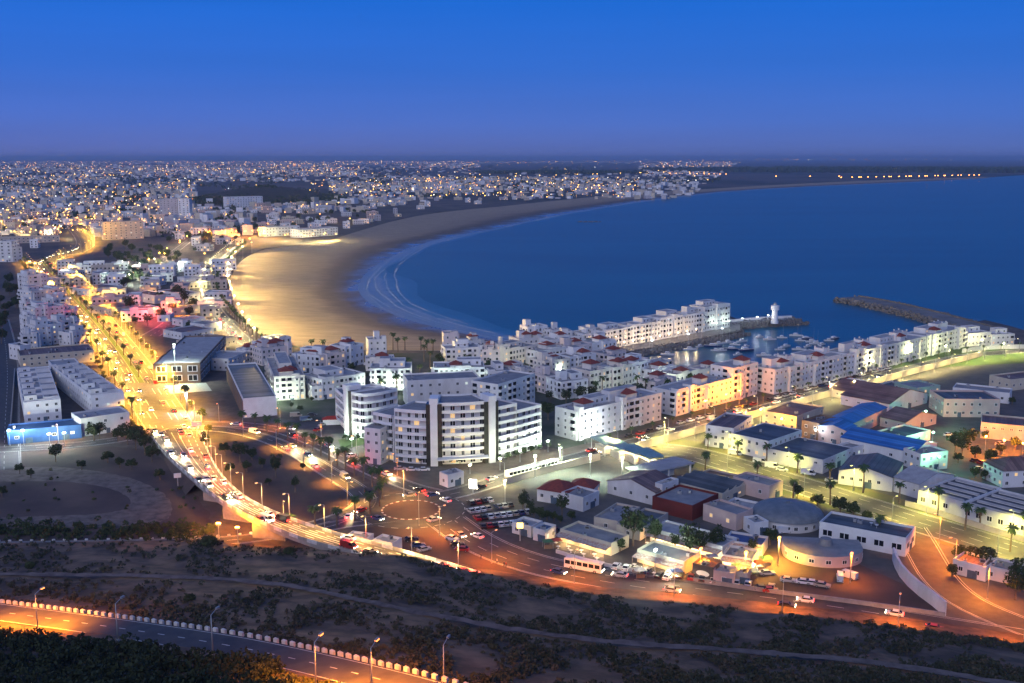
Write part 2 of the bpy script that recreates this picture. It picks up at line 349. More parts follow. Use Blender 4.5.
fn = nt.nodes.new('ShaderNodeTexNoise'); fn.inputs['Scale'].default_value = 1; fn.inputs['Detail'].default_value = 6; fn.inputs['Distortion'].default_value = 1.2; nt.links.new(mp.outputs[0], fn.inputs['Vector'])
ad = nt.nodes.new('ShaderNodeMath'); ad.operation = 'MULTIPLY_ADD'; ad.inputs[1].default_value = .9; nt.links.new(fn.outputs['Fac'], ad.inputs[0]); nt.links.new(at.outputs['Fac'], ad.inputs[2])
rp = nt.nodes.new('ShaderNodeValToRGB'); nt.links.new(ad.outputs[0], rp.inputs[0])
mul = nt.nodes.new('ShaderNodeMath'); mul.operation = 'MULTIPLY'; mul.inputs[1].default_value = .55; nt.links.new(ad.outputs[0], mul.inputs[0]); nt.links.new(mul.outputs[0], rp.inputs[0])
for i, (p, c) in enumerate([(.0, (.15, .12, .10)), (.25, (.15, .18, .22)), (.36, (.09, .16, .23)), (.46, (.17, .21, .26)), (.52, (.06, .15, .22)), (.66, (.02, .11, .18)), (.85, (.004, .085, .145))]):
    e = rp.color_ramp.elements[i] if i < 2 else rp.color_ramp.elements.new(p)
    e.position = p; e.color = (*c, 1)
nt.links.new(rp.outputs[0], b.inputs['Base Color'])
o_ = m_.build('shallow_water', shal); tag(o_, kind='structure'); at_ = o_.data.attributes.new('depth', 'FLOAT', 'POINT'); at_.data.foreach_set('value', att)

m_ = MB(); rf_ = random.Random(8)
for f0 in (.06, .2, .42, .68, .95):
    run = 0
    for k in range(N - 1):
        if run <= 0: run = rf_.randint(2, 9) * rf_.choice((1, -1))
        if run < 0: run += 1; continue
        run -= 1
        w_ = lambda j: f0 + .05 * math.sin(j * .9 + f0 * 20) + .03 * math.sin(j * 2.3)
        a, c = sa[k].lerp(oa[k], w_(k)), sa[k + 1].lerp(oa[k + 1], w_(k + 1)); d = (c - a); d.z = 0
        if d.length < .01: continue
        n_ = Vector((d.y, -d.x, 0)).normalized() * (rf_.uniform(.25, 1.0) * (.5 + f0)); m_.face([(p.x, p.y, .06) for p in (a - n_ * .4, a + n_, c + n_, c - n_ * .4)])
tag(m_.build('surf_foam', mat('foam', (.55, .57, .6), (.3, .34, .4), .3, .8)), kind='stuff')

# ---- the hillside the photograph was taken from
CREST = [(-300, 548), (0, 543), (120, 541), (200, 541), (250, 547), (330, 551), (400, 555), (430, 562), (470, 572), (520, 582), (600, 596), (700, 605), (800, 616), (900, 627), (1024, 645), (1300, 690)]
def hill(px, row, dz=0):
    """a point of the hillside seen at this pixel"""
    c = lin(px, CREST); s = .9 - .0021 * (row - c)
    G = P(px, row, 0); O = Vector((0, 0, HC))
    q = O + (G - O) * s * (HC - GZ) / HC
    q.z += dz; return q
m_ = MB(); cols = [-300 + 20 * i for i in range(81)]; grid = []
for px in cols:
    c = lin(px, CREST); colv = []
    g0 = hill(px, c); d0 = math.hypot(g0.x, g0.y); ux, uy = g0.x / d0, g0.y / d0
    for dd, z in ((60, 2.0), (34, 2.6), (16, 6.0), (6, 11)): colv.append((ux * (d0 + dd), uy * (d0 + dd), min(z, g0.z - 1.2)))
    rows = [c + (700 - c) * k / 14 for k in range(15)]
    pts = [hill(px, r) for r in rows]
    for p in pts: colv.append((p.x, p.y, p.z + .35 * math.sin(p.x * .21) * math.cos(p.y * .17)))
    q = pts[-1]; dq = math.hypot(q.x, q.y)
    for f, dr in ((.8, .06), (.6, .10), (.4, .11), (.2, .09), (.08, .05), (.0, 0)):
        z = HC - 1.7 - (HC - 1.7 - q.z) * f; colv.append((q.x * f, q.y * f, z - (HC - q.z) * dr))
    grid.append(colv)
nr = len(grid[0])
for cidx in grid: m_.v += cidx
for i in range(len(cols) - 1):
    for k in range(nr - 1): m_.f.append((i * nr + k, i * nr + k + 1, (i + 1) * nr + k + 1, (i + 1) * nr + k)); m_.m.append(0)
hillm = mat('hillside_soil', (.055, .036, .024), (.19, .115, .07), .14, .95, bump=1, detail=10, amt=(.42, .62))
tag(m_.build('hillside', hillm, smooth=True), kind='structure')
for o in [bpy.data.objects['hillside']]:
    bm = bmesh.new(); bm.from_mesh(o.data); bmesh.ops.recalc_face_normals(bm, faces=bm.faces); bm.to_mesh(o.data); bm.free()

# ---- roads
asphalt = mat('asphalt', (.045, .045, .048), (.075, .072, .07), .35, .75)
asphalt2 = mat('worn_asphalt', (.075, .072, .07), (.12, .11, .1), .2, .85)
paint = mat('road_paint', (.75, .74, .7), (.5, .49, .46), .8, .7)
kerbm = mat('kerb_concrete', (.42, .41, .39), (.3, .29, .28), .6, .9)
paving = mat('pale_paving', (.3, .27, .24), (.22, .2, .18), .3, .9)
soil = mat('bare_soil', (.12, .076, .06), (.06, .042, .036), .05, .95, detail=8)
path_soil = mat('path_soil', (.20, .15, .12), (.09, .066, .054), .35, .95, detail=8, amt=(.4, .68))
verge = mat('dry_grass_verge', (.10, .11, .05), (.16, .13, .07), .1, .95)
lawn = mat('lawn', (.05, .10, .025), (.07, .12, .035), .3, .95)
def offset(pts, d):
    out = []
    for i, p in enumerate(pts):
        a = pts[max(i - 1, 0)]; b_ = pts[min(i + 1, len(pts) - 1)]
        t = (b_ - a); t.z = 0; t.normalize(); out.append(p + Vector((t.y, -t.x, 0)) * d)
    return out
LAYER = [0.01]
def nextz():
    LAYER[0] += .004; return LAYER[0]
def strip(mb, A, B, m=0, dz=0):
    for i in range(len(A) - 1):
        q = [A[i], B[i], B[i + 1], A[i + 1]]; mb.face([(p.x, p.y, p.z + dz) for p in q], m)
def kerb(mb, pts, side, m, w=.3, h=.13):
    I, O = pts, offset(pts, side * w)
    for i in range(len(pts) - 1):
        a, b_, c, d = I[i], I[i + 1], O[i + 1], O[i]; up = Vector((0, 0, h)); dn = Vector((0, 0, -.2))
        for q in ([a + up, b_ + up, c + up, d + up], [a + dn, b_ + dn, b_ + up, a + up], [d + dn, d + up, c + up, c + dn]): mb.face(q, m)
def road(name, pix, width, z=GZ, m=None, lanes=2, kerbs=True, dash=True, it=2, edge=True, mats=None):
    pts = [Vector(p) if len(p) == 3 and not isinstance(p, tuple) else (P(p[0], p[1], p[2] if len(p) > 2 else z)) for p in pix]
    pts = smooth(pts, it)
    L = sum((b_ - a).length for a, b_ in zip(pts, pts[1:])); pts = resample(pts, max(8, int(L / 4)))
    z0 = nextz(); mb = MB()
    A, B = offset(pts, -width / 2), offset(pts, width / 2)
    strip(mb, A, B, 0, z0)
    if kerbs: kerb(mb, A, -1, 2); kerb(mb, B, 1, 2)
    if edge:
        for s in (-1, 1): strip(mb, offset(pts, s * (width / 2 - .5)), offset(pts, s * (width / 2 - .5) + .16), 1, z0 + .006)
    if dash:
        for l in range(1, lanes):
            o = -width / 2 + width * l / lanes
            for i in range(0, len(pts) - 1, 2):
                seg = pts[i:i + 2]; strip(mb, offset(seg, o - .08), offset(seg, o + .08), 1, z0 + .006)
    ob = mb.build(name, mats or [m or asphalt, paint, kerbm]); tag(ob, kind='structure')
    return pts
def patch(name, pix, m, z=GZ, dz=None, soft=0):
    dz = nextz() if dz is None else dz
    mb = MB(); pts = [P(x, y, z) for x, y in pix]
    if soft:
        pts = smooth(pts + [pts[0]], 3)[:-1]; rp_ = random.Random(4); pts = [p + Vector((rp_.uniform(-soft, soft), rp_.uniform(-soft, soft), 0)) for p in pts]
    n = len(pts)
    for t in tessellate_polygon([[Vector((p.x, p.y, 0)) for p in pts]]):
        tri = [pts[k] for k in t]
        if (tri[1] - tri[0]).cross(tri[2] - tri[0]).z < 0: tri.reverse()
        mb.face([(p.x, p.y, z + dz) for p in tri])
    return tag(mb.build(name, m), kind='structure')
patch('dirt_lot', [(0, 450), (60, 445), (150, 448), (175, 470), (205, 505), (215, 530), (120, 540), (0, 542), (-200, 545), (-150, 455)], soil, soft=.6)
patch('dirt_track', [(-80, 472), (0, 468), (60, 466), (120, 474), (158, 488), (174, 505), (170, 520), (140, 526), (60, 528), (-80, 530), (-80, 520), (40, 516), (110, 514), (132, 506), (128, 495), (100, 485), (40, 480), (-80, 484)], path_soil, soft=.35)
patch('interchange_soil', [(190, 446), (240, 440), (285, 452), (330, 480), (356, 496), (352, 506), (300, 526), (262, 516), (225, 488)], soil, soft=.5)
patch('roadside_soil', [(330, 536), (380, 525), (430, 525), (470, 545), (520, 575), (480, 585), (380, 570), (320, 556)], soil)
patch('port_yard', [(480, 497), (600, 446), (690, 425), (830, 395), (960, 360), (1100, 352), (1150, 620), (1000, 640), (700, 595), (520, 562), (452, 520)], asphalt2)
patch('bus_yard', [(512, 484), (560, 468), (600, 455), (650, 470), (625, 488), (560, 497)], asphalt)
patch('parking_lot', [(458, 508), (500, 497), (560, 505), (560, 560), (505, 549), (470, 532)], asphalt)
patch('market_yard', [(700, 545), (850, 560), (905, 585), (940, 612), (860, 604), (740, 588), (690, 572)], soil)
patch('hotel_forecourt', [(262, 418), (340, 424), (400, 464), (470, 470), (500, 480), (440, 500), (395, 490), (345, 470), (300, 440)], asphalt2)
patch('marina_courtyards', [(245, 350), (330, 354), (430, 353), (520, 347), (600, 333), (622, 357), (760, 390), (740, 405), (560, 450), (520, 440), (330, 425), (262, 405)], mat('garden_paving', (.10, .095, .08), (.035, .055, .025), .07, .95))
patch('quay', [(560, 349), (600, 338), (700, 318.5), (728, 317.5), (740, 322), (740, 330), (700, 338.5), (660, 345.5), (624, 352.5), (600, 356)], paving)
patch('lagoon_lawn', [(885, 352), (950, 347), (1060, 347), (1060, 362), (960, 366), (890, 372)], lawn)
patch('lawn', [(338, 440), (362, 436), (366, 444), (342, 450)], lawn)
# avenue between its two edge lines
AVL = [(26, 262), (44, 285), (75, 318), (104, 355), (127, 400), (148, 432)]
AVR = [(60, 262), (85, 290), (112, 318), (150, 362), (186, 412), (200, 436)]
La = resample(smooth([P(*p) for p in AVL]), 60); Ra = resample(smooth([P(*p) for p in AVR]), 60)
z0 = nextz(); mb = MB(); strip(mb, La, Ra, 0, z0); kerb(mb, La, 1, 2); kerb(mb, Ra, -1, 2)
for f in (.12, .24, .36, .64, .76, .88):
    for i in range(0, 59, 2):
        c = [La[j].lerp(Ra[j], f) for j in (i, i + 1)]; strip(mb, offset(c, -.1), offset(c, .1), 1, z0 + .006)
tag(mb.build('avenue', [asphalt, paint, kerbm]), kind='structure')
MED = [a.lerp(b_, .5) for a, b_ in zip(La, Ra)]
mb = MB(); A, B = offset(MED[:52], -1.3), offset(MED[:52], 1.3); strip(mb, A, B, 1, .15); kerb(mb, A, -1, 0, .2, .15); kerb(mb, B, 1, 0, .2, .15)
tag(mb.build('avenue_median', [kerbm, lawn]), kind='structure')
FRONT = road('front_road', [(446, 520), (470, 538), (500, 553), (540, 566), (600, 578), (680, 590), (760, 600), (840, 611), (920, 624), (1024, 641), (1150, 662)], 13, lanes=3)
LOOP = road('loop_road', [(172, 428), (205, 428), (240, 431), (275, 441), (303, 456), (330, 473), (352, 486), (366, 497), (362, 508), (340, 518), (312, 527), (280, 531)], 7.5)
HOTELRD = road('hotel_road', [(202, 424), (250, 424.5), (290, 432), (330, 450), (370, 471), (410, 487), (436, 493)], 7)
ARM = road('roundabout_approach', [(300, 533), (340, 524), (375, 520), (395, 518)], 7)
BLVD = road('marina_boulevard', [(428, 498), (455, 494), (478, 487), (510, 477), (560, 462), (640, 441), (700, 425), (770, 407), (850, 384), (930, 363), (975, 354), (1060, 349)], 9)
patch('port_street_verge', [(655, 436), (700, 442), (745, 456), (800, 470), (850, 484), (905, 500), (960, 517), (1040, 545), (1060, 572), (1000, 563), (905, 532), (850, 514), (800, 500), (740, 480), (690, 466), (640, 456)], verge)
PORTST = road('port_street', [(640, 448), (690, 452), (740, 467), (800, 485), (850, 501), (910, 520), (960, 535), (1030, 557), (1100, 578)], 17, lanes=4, m=asphalt2)
ACCESS = road('port_access_road', [(909, 527), (918, 541), (928, 560), (940, 580), (962, 600), (1000, 618), (1060, 640)], 10, dash=False)
PROM = road('beach_road', [(262, 352), (245, 342), (226, 324), (210, 303), (206, 288), (212, 272), (226, 257), (240, 246)], 10)
FARAV = road('hill_avenue', [(44, 264), (52, 257), (76, 252), (86, 246), (84, 238), (74, 227)], 22, lanes=4)
road('side_road', [(150, 269), (165, 259), (178, 249), (190, 240)], 9)
road('car_park_road', [(150, 336), (168, 326), (178, 316)], 12)
WEST = road('west_street', [(4, 470), (5, 420), (8, 380), (6, 345), (0, 320)], 11)
UNDER = road('underpass_road', [(-100, 548), (0, 546.5), (100, 545), (200, 543), (260, 538), (310, 527)], 7)
SITE = road('market_street', [(-60, 452), (0, 450), (70, 446), (110, 441), (140, 436), (160, 428)], 8)
# roundabout
RC = P(411, 510); z0 = nextz(); mb = MB()
ring = lambda r, n=48: [RC + Vector((math.cos(2 * math.pi * i / n) * r, math.sin(2 * math.pi * i / n) * r, 0)) for i in range(n + 1)]
strip(mb, ring(9.6), ring(18), 0, z0)
for i in range(0, 48, 2):
    a, b_ = ring(17.3)[i:i + 2], ring(17.5)[i:i + 2]; strip(mb, a, b_, 1, z0 + .006)
tag(mb.build('roundabout', [asphalt, paint]), kind='structure')
mb = MB(); mb.face([(p.x, p.y, GZ + .14) for p in ring(9.0)[:-1]], 0)
A, B = ring(9.0), ring(9.6)
for i in range(48):
    up = Vector((0, 0, .16)); mb.face([A[i] + up, B[i] + up, B[i + 1] + up, A[i + 1] + up], 1 + i % 2); mb.face([B[i], B[i + 1], B[i + 1] + up, B[i] + up], 1 + i % 2)
kerb_dark = mat('kerb_red_paint', (.16, .05, .045)); kerb_white = mat('kerb_white_paint', (.7, .69, .66), (.5, .48, .45), 1, .8)
tag(mb.build('roundabout_island', [soil, kerb_white, kerb_dark]), kind='structure')
# flyover: a deck with parapets on piers
FL = [(148, 431, 3), (163, 452, 4), (190, 477, 7), (222, 503, 9), (262, 524, 9.5), (310, 543, 9), (345, 551, 8), (380, 560, 7), (430, 575, 6)]
FR = [(199, 433, 3), (207, 452, 4), (219, 475, 7), (243, 499, 9), (280, 517, 9.5), (335, 535, 9), (385, 548, 8), (430, 560, 7), (480, 575, 6)]
FLa = resample(smooth([P(*p) for p in FL]), 60); FRa = resample(smooth([P(*p) for p in FR]), 60)
br = empty('flyover_bridge', FLa[30], 0, 'long curved flyover carrying the avenue over the underpass road', 'bridge')
def rel(pts): return [p - FLa[30] for p in pts]
l_, r_ = rel(FLa), rel(FRa)
mb = MB(); strip(mb, l_, r_, 0, .02)
for f in (.16, .30, .45, .58, .72, .86):
    for i in range(0, 59, 2 if f not in (.45, .58) else 1):
        c = [l_[j].lerp(r_[j], f) for j in (i, i + 1)]; strip(mb, offset(c, -.11), offset(c, .11), 1, .03)
mb.build('deck_surface', [asphalt, paint], br)
mb = MB()
for i in range(59):
    dn = Vector((0, 0, -1.3)); a, b_, c, d = l_[i], l_[i + 1], r_[i + 1], r_[i]
    for q in ([a, a + dn, b_ + dn, b_], [d, c, c + dn, d + dn], [a + dn, d + dn, c + dn, b_ + dn]): mb.face(q)
mb.build('deck_girder', concrete, br)
def parapet(pts, s):
    mb = MB(); o = offset(pts, s * .3); up = Vector((0, 0, .95)); dn = Vector((0, 0, -.1))
    for i in range(len(pts) - 1):
        a, b_, c, d = pts[i], pts[i + 1], o[i + 1], o[i]
        for q in ([a + dn, b_ + dn, b_ + up, a + up], [d + up, c + up, c + dn, d + dn], [a + up, b_ + up, c + up, d + up]): mb.face(q, i % 2)
    return mb.build('parapet', [kerb_white, concrete], br)
parapet(l_, 1); parapet(r_, -1)
mb = MB()
def embank(i0, i1):
    for i in range(i0, i1):
        for e, s in ((l_, 1), (r_, -1)):
            a, b_ = e[i], e[i + 1]; n_ = Vector((b_.y - a.y, a.x - b_.x, 0)).normalized() * s
            ga = Vector((a.x, a.y, GZ - FLa[30].z)) + n_ * (FLa[i].z - GZ) * .8; gb = Vector((b_.x, b_.y, GZ - FLa[30].z)) + n_ * (FLa[i + 1].z - GZ) * .8
            dn = Vector((0, 0, -1)); mb.face([a + dn, b_ + dn, gb, ga])
embank(0, 26); mbs = mb
for q0 in (0, 1):
    mb = MB(); 
    for k in range(q0, len(mbs.f), 2): mb.face([mbs.v[i] for i in mbs.f[k]])
    mb.build('embankment', soil, br)
for i in (28, 34, 40):
    mb = MB(); a, b_ = l_[i].lerp(r_[i], .1), l_[i].lerp(r_[i], .9); d = (b_ - a).normalized(); w = Vector((-d.y, d.x, 0)) * .6
    mb.prism([(q.x, q.y) for q in (a - w, b_ - w, b_ + w, a + w)], GZ - .5 - FLa[30].z, l_[i].z - 1.25); mb.build('pier', concrete, br)
# the hill road at the lower left, the footpath, both laid on the slope
def hillstrip(name, pix, w, m, dz, dash=False, n=90, flat=True):
    pts = smooth([hill(x, y) for x, y in pix], 2); pts = resample(pts, n); mb = MB()
    k = 4; rows = []
    for j in range(k + 1):
        r_ = offset(pts, w * (j / k - .5))
        if not dash and j in (0, k): r_ = [p_.lerp(q_, random.uniform(-.35, .45)) for p_, q_ in zip(r_, pts)]
        rows.append(r_)
    import_h = []
    for j in range(k):
        strip(mb, rows[j], rows[j + 1], 0, dz)
    if dash:
        for i in range(0, n - 1, 3):
            seg = pts[i:i + 2]; strip(mb, offset(seg, -.09), offset(seg, .09), 1, dz + .02)
        for s in (-1, 1): strip(mb, offset(pts, s * (w / 2 - .4)), offset(pts, s * (w / 2 - .4) + .14), 1, dz + .02)
    tag(mb.build(name, [m, paint]), kind='structure'); return pts
HROAD = hillstrip('hill_road', [(-120, 600), (0, 616), (60, 624), (130, 634), (200, 645), (260, 656), (330, 672), (400, 690), (470, 712)], 7, asphalt, .8, True)
HPATH = hillstrip('hill_path', [(-120, 574), (0, 577), (120, 578), (220, 581), (290, 588), (360, 603), (450, 622), (540, 637), (640, 648), (760, 655), (880, 666), (1024, 690)], 1.9, path_soil, .72, n=140)
# ================================================================ BUILDINGS
def wmesh(name, pane):
    mb = MB(); f = .09
    for x0, x1, z0, z1 in ((-.5, .5, -.5, -.5 + f), (-.5, .5, .5 - f, .5), (-.5, -.5 + f, -.5 + f, .5 - f), (.5 - f, .5, -.5 + f, .5 - f), (-.03, .03, -.5 + f, .5 - f)):
        mb.box(x0, x1, -.06, .02, z0, z1, 0)
    mb.face([(-.5 + f, -.02, -.5 + f), (.5 - f, -.02, -.5 + f), (.5 - f, -.02, .5 - f), (-.5 + f, -.02, .5 - f)], 1)
    return mb.mesh(name, [white2, pane])
WIN = {'dark': wmesh('window', glass), 'warm': wmesh('window_lit', lit_warm), 'cool': wmesh('window_lit_cool', lit_cool)}
def bmesh_(name, wm):
    mb = MB(); mb.box(-.5, .5, -1.15, -.003, -.12, .0, 0); mb.box(-.5, .5, -1.15, -1.02, .0, .95, 0)
    mb.box(-.5, -.46, -1.02, -.003, .0, .95, 0); mb.box(.46, .5, -1.02, -.003, .0, .95, 0)
    mb.face([(-.42, -.012, .0), (.42, -.012, .0), (.42, -.012, 2.15), (-.42, -.012, 2.15)], 1)  # dark pane painted in for the shaded recess behind the balcony
    return mb.mesh(name, [wm, glass])
BALC = {}
DOORM = mat('metal_door', (.09, .14, .2), (.06, .09, .13), .8, .6)
def doormesh():
    mb = MB(); mb.box(-.5, .5, -.07, .02, 0, 1, 0); mb.box(-.42, -.02, -.1, -.07, .05, .93, 0); mb.box(.02, .42, -.1, -.07, .05, .93, 0); return mb.mesh('door', [DOORM])
DOOR = doormesh()
def unitmesh():
    mb = MB(); mb.box(-.8, .8, -.5, .5, 0, 1.0); mb.box(-.6, .6, -.52, -.5, .15, .85, 1); mb.tube((0, 0, 1), (0, 0, 1.15), .4, .4, 8, 1); return mb.mesh('rooftop_unit', [steel, darkstone])
UNIT = unitmesh()
def dishmesh():
    mb = MB(); mb.tube((0, 0, 0), (0, 0, .9), .05, .05, 5); mb.lathe([(.05, .75), (.35, .85), (.55, 1.05)], 8); return mb.mesh('satellite_dish', [white2])
DISH = dishmesh()
rngb = random.Random(11)
TOPS = []
def building(label, N, Rr, L, h, floors=3, wall=None, roof=None, sp=3.6, lit=.1, name='apartment_block', cat='building', group=None, ref='b',
             win=(1.25, 1.35), style='', z=GZ, faces='flr', balc=0, pav=0, pent=0, units=2, doors=1, parapet=.7, winz=.5):
    wall = wall or white; roof = roof or paleroof
    zr = z if ref == 'b' else z + h
    n, r = P(*N, zr), P(*Rr, zr); n.z = r.z = z
    x = (r - n); W = x.length; x.normalize(); y = Vector((-x.y, x.x, 0))
    if isinstance(L, tuple): D = abs((P(*L, zr) - n).to_2d().dot(y.to_2d()))
    else: D = L
    D = max(D, 3.0)
    root = empty(name, n, math.atan2(x.y, x.x), label, cat, group)
    rg = rngb; hw = h
    mb = MB(); mb.box(0, W, 0, D, -.4, h, 0, 1); taken = []
    if 'gable' not in style and 'hip' not in style and parapet:
        t = .25; p = parapet
        for a in ((0, W, 0, t), (0, W, D - t, D), (0, t, t, D - t), (W - t, W, t, D - t)): mb.box(*a, h - .01, h + p, 0)
    mb.build('walls', [wall, roof], root)
    if 'gable' in style:
        g = MB(); ax = 'x' if 'gablex' in style else 'y'; rise = (D if ax == 'x' else W) * (.13 if 'low' in style else .22)
        g.gable(0, W, 0, D, h, h + rise, 0, 1, axis=ax); g.build('roof', [roof, wall], root)
    elif 'hip' in style:
        g = MB(); g.hip(0, W, 0, D, h, h + min(W, D) * .28); g.build('roof', [roof], root)
    elif 'saw' in style:
        k = max(3, int(W / 5)); g = MB()
        for i in range(k):
            x0, x1 = W * i / k + .15, W * (i + 1) / k - .15
            g.face([(x0, .5, h + .05), (x1, .5, h + 1.5), (x1, D - .5, h + 1.5), (x0, D - .5, h + .05)], 0)
            g.face([(x1, .5, h), (x1, D - .5, h), (x1, D - .5, h + 1.5), (x1, .5, h + 1.5)], 1); g.face([(x0, .5, h), (x1, .5, h), (x1, .5, h + 1.5)], 2)
            g.face([(x0, D - .5, h), (x1, D - .5, h + 1.5), (x1, D - .5, h)], 2)
        g.build('sawtooth_roof', [roof, glass, wall], root)
    elif 'sky' in style:
        k = max(3, int(W / 4.5))
        for i in range(k):
            g = MB(); xc = W * (i + .5) / k; g.gable(xc - .5, xc + .5, 1.2, D - 1.2, h + .25, h + .6, 0, 1, .05); g.box(xc - .5, xc + .5, 1.2, D - 1.2, h, h + .25, 1); g.build('skylight', [paleroof, white2], root)
    if pent:
        mb = MB(); w2, d2 = W * rg.uniform(.3, .5), D * rg.uniform(.45, .65); x0 = rg.uniform(.06, .94 * (W - w2) / W) * W; y0 = D - d2 - .6
        mb.box(x0, x0 + w2, y0, y0 + d2, h, h + 2.7, 0, 1)
        for a in ((x0, x0 + w2, y0, y0 + .2), (x0, x0 + w2, y0 + d2 - .2, y0 + d2), (x0, x0 + .2, y0 + .2, y0 + d2 - .2), (x0 + w2 - .2, x0 + w2, y0 + .2, y0 + d2 - .2)): mb.box(*a, h + 2.69, h + 3.1, 0)
        mb.build('penthouse', [wall, roof], root)
        for i in range(max(1, int(w2 / 3))): inst('window', WIN['dark' if rg.random() > lit else 'warm'], root, (x0 + (i + .5) * w2 / max(1, int(w2 / 3)), y0, h + 1.4), 0, (1.2, 1, 1.4))
    for k in range(pav):
        w2 = min(rg.uniform(4.6, 6.4), W * .45, D * .6); x0 = (W - w2) * ((k + .5) / pav + rg.uniform(-.2, .2) / pav); y0 = rg.uniform(.3, max(.31, D - w2 - 1)); hh = rg.uniform(1.6, 2.8)
        g = MB(); g.box(x0, x0 + w2, y0, y0 + w2, h, h + hh, 0); g.hip(x0, x0 + w2, y0, y0 + w2, h + hh, h + hh + 1.9, 1, .6); g.build('tiled_pavilion', [wall, redtile], root)
    if 'bays' in style and h > 5.5:      # stair bays and raised corners breaking the facade
        for k in range(max(1, int(W / 13))):
            xb = W * (k + rg.uniform(.0, .9)) / max(1, int(W / 13)); wb = rg.uniform(2.0, 2.6); xb = min(xb, W - wb); hb = h + rg.choice((-.6, 1.0, 1.8, 2.4))
            pj = rg.uniform(.7, 1.3); g = MB(); g.box(xb, xb + wb, -pj, rg.uniform(2, 4), -.4, hb, 0, 1); g.build('stair_bay', [wall, roof], root)
            for kk in range(floors): inst('window', WIN['dark' if rg.random() < .85 else 'warm'], root, (xb + wb / 2, -pj, h / floors * (kk + .5) + .2), 0, (1.1, 1, 1.3))
            taken.append((xb - .3, xb + wb + .3))
        w2, d2 = W * rg.uniform(.2, .35), D * rg.uniform(.25, .4); x0 = rg.uniform(.02, .6) * W
        g = MB(); g.box(x0, x0 + w2, .3, .3 + d2, h - 3.2, h + 1.4, 0, 1) if rg.random() < .5 else g.box(x0, x0 + w2, D * .4, D * .4 + d2, h, h + 4.4, 0, 1); g.build('roof_room', [wall, roof], root)
    for k in range(units):
        inst('rooftop_unit', UNIT, root, (rg.uniform(1.2, max(1.3, W - 1.2)), rg.uniform(1, max(1.1, D - 1)), h + (.02 if not style else .0)), rg.uniform(0, 3), (.9, .9, .9)) if 'gable' not in style and 'hip' not in style and 'saw' not in style and 'sky' not in style else None
    if units >= 3:
        for k in range(2): inst('satellite_dish', DISH, root, (rg.uniform(1, W - 1), rg.uniform(1, D - 1), h), rg.uniform(0, 6))
    # openings
    fh = h / floors; cnt = 0
    for f in faces:
        if f == 'f': ln, base, rz = W, (lambda a: (a, 0)), 0
        elif f == 'l': ln, base, rz = D, (lambda a: (0, D - a)), -math.pi / 2
        elif f == 'r': ln, base, rz = D, (lambda a: (W, a)), math.pi / 2
        nb = max(1, int(ln / sp))
        bcols = set()
        if balc and f in 'fl':
            bcols = set(rg.sample(range(nb), min(nb, max(1, int(nb * balc)))))
        for i in range(nb):
            for k in range(floors):
                if cnt >= 92: break
                a = ln * (i + .5) / nb; bx, by = base(a); zc = fh * (k + winz) + .15
                if i in bcols and k > 0 and not (f == 'f' and any(a0 < a < a1 for a0, a1 in taken)):
                    if wall.name not in BALC: BALC[wall.name] = bmesh_('balcony', wall)
                    inst('balcony', BALC[wall.name], root, (bx, by, fh * k + .25), rz, (min(sp * .88, 3.4), 1, 1)); cnt += 1; continue
                if f == 'f' and any(a0 < a < a1 for a0, a1 in taken): continue
                if rg.random() < .06: continue
                kind = 'dark' if rg.random() > lit else ('warm' if rg.random() < .7 else 'cool')
                inst('window', WIN[kind], root, (bx, by, zc), rz, (win[0], 1, win[1])); cnt += 1
    for k in range(doors):
        inst('door', DOOR, root, (W * (k + .5) / doors + .9, 0, 0), 0, (1.6 if floors > 1 else 2.6, 1, min(2.2, h * .75)))
    TOPS.append((root, W, D, h))
    return root
B = building
APT = dict(pent=1, units=3, lit=.08)
# --- the estate left of the avenue
g1 = 'white estate blocks left of the avenue'
B('white three storey estate block nearest the blue market, left of two', (23.4, 404), (60.5, 400.5), 82, 8.6, 3, ref='t', wall=white2, units=4, sp=3.6, group=g1)
B('white three storey estate block beside the avenue, behind the low corner house', (91, 397), (124, 393), 80, 8.6, 3, ref='t', wall=white2, units=4, sp=3.6, group=g1)
B('white link block closing the courtyard between two long estate blocks', (52, 366), (79, 363.5), 14, 9.5, 3, ref='t', balc=.4, units=2, sp=3.2, group=g1)
for root, W, D, h in TOPS[-3:-1]:         # stair heads and roof terraces stepping back along both long blocks
    for k in range(6):
        y0 = D * (k + .15) / 6
        g = MB(); g.box(.5, W * .38, y0, y0 + 5.5, h, h + 2.5, 0, 1); g.box(.5, W * .38, y0, y0 + .2, h + 2.5, h + 3, 0); g.build('stair_head', [white, paleroof], root); inst('window', WIN['dark'], root, (W * .2 + .3, y0, h + 1.3), 0, (1.6, 1, 1.5)); g = MB(); g.box(.0, W, y0 - .35, y0 - .1, h, h + 1.1, 0); g.build('party_wall', [white], root)
        g = MB(); g.box(W * .55, W * .97, y0 + 1, y0 + 1.25, h, h + 1.6, 0); g.box(W * .55, W * .57, y0 + 1.25, y0 + 8, h, h + 1.6, 0); g.face([(W * .57, y0 + 1.3, h + .03), (W * .96, y0 + 1.3, h + .03), (W * .96, y0 + 8, h + .03), (W * .57, y0 + 8, h + .03)], 1); g.build('roof_terrace', [white, darkroof], root)
B('low pale commercial hall with wide flat roofs behind the estate blocks', (20, 357), (94, 351), 24, 6, 2, ref='t', roof=brownroof, wall=cream, units=4, name='commercial_hall')
B('pale green walled shed at the left end of the flat commercial roofs', (20, 347), (30, 345.5), 12, 8, 2, ref='t', name='shed')
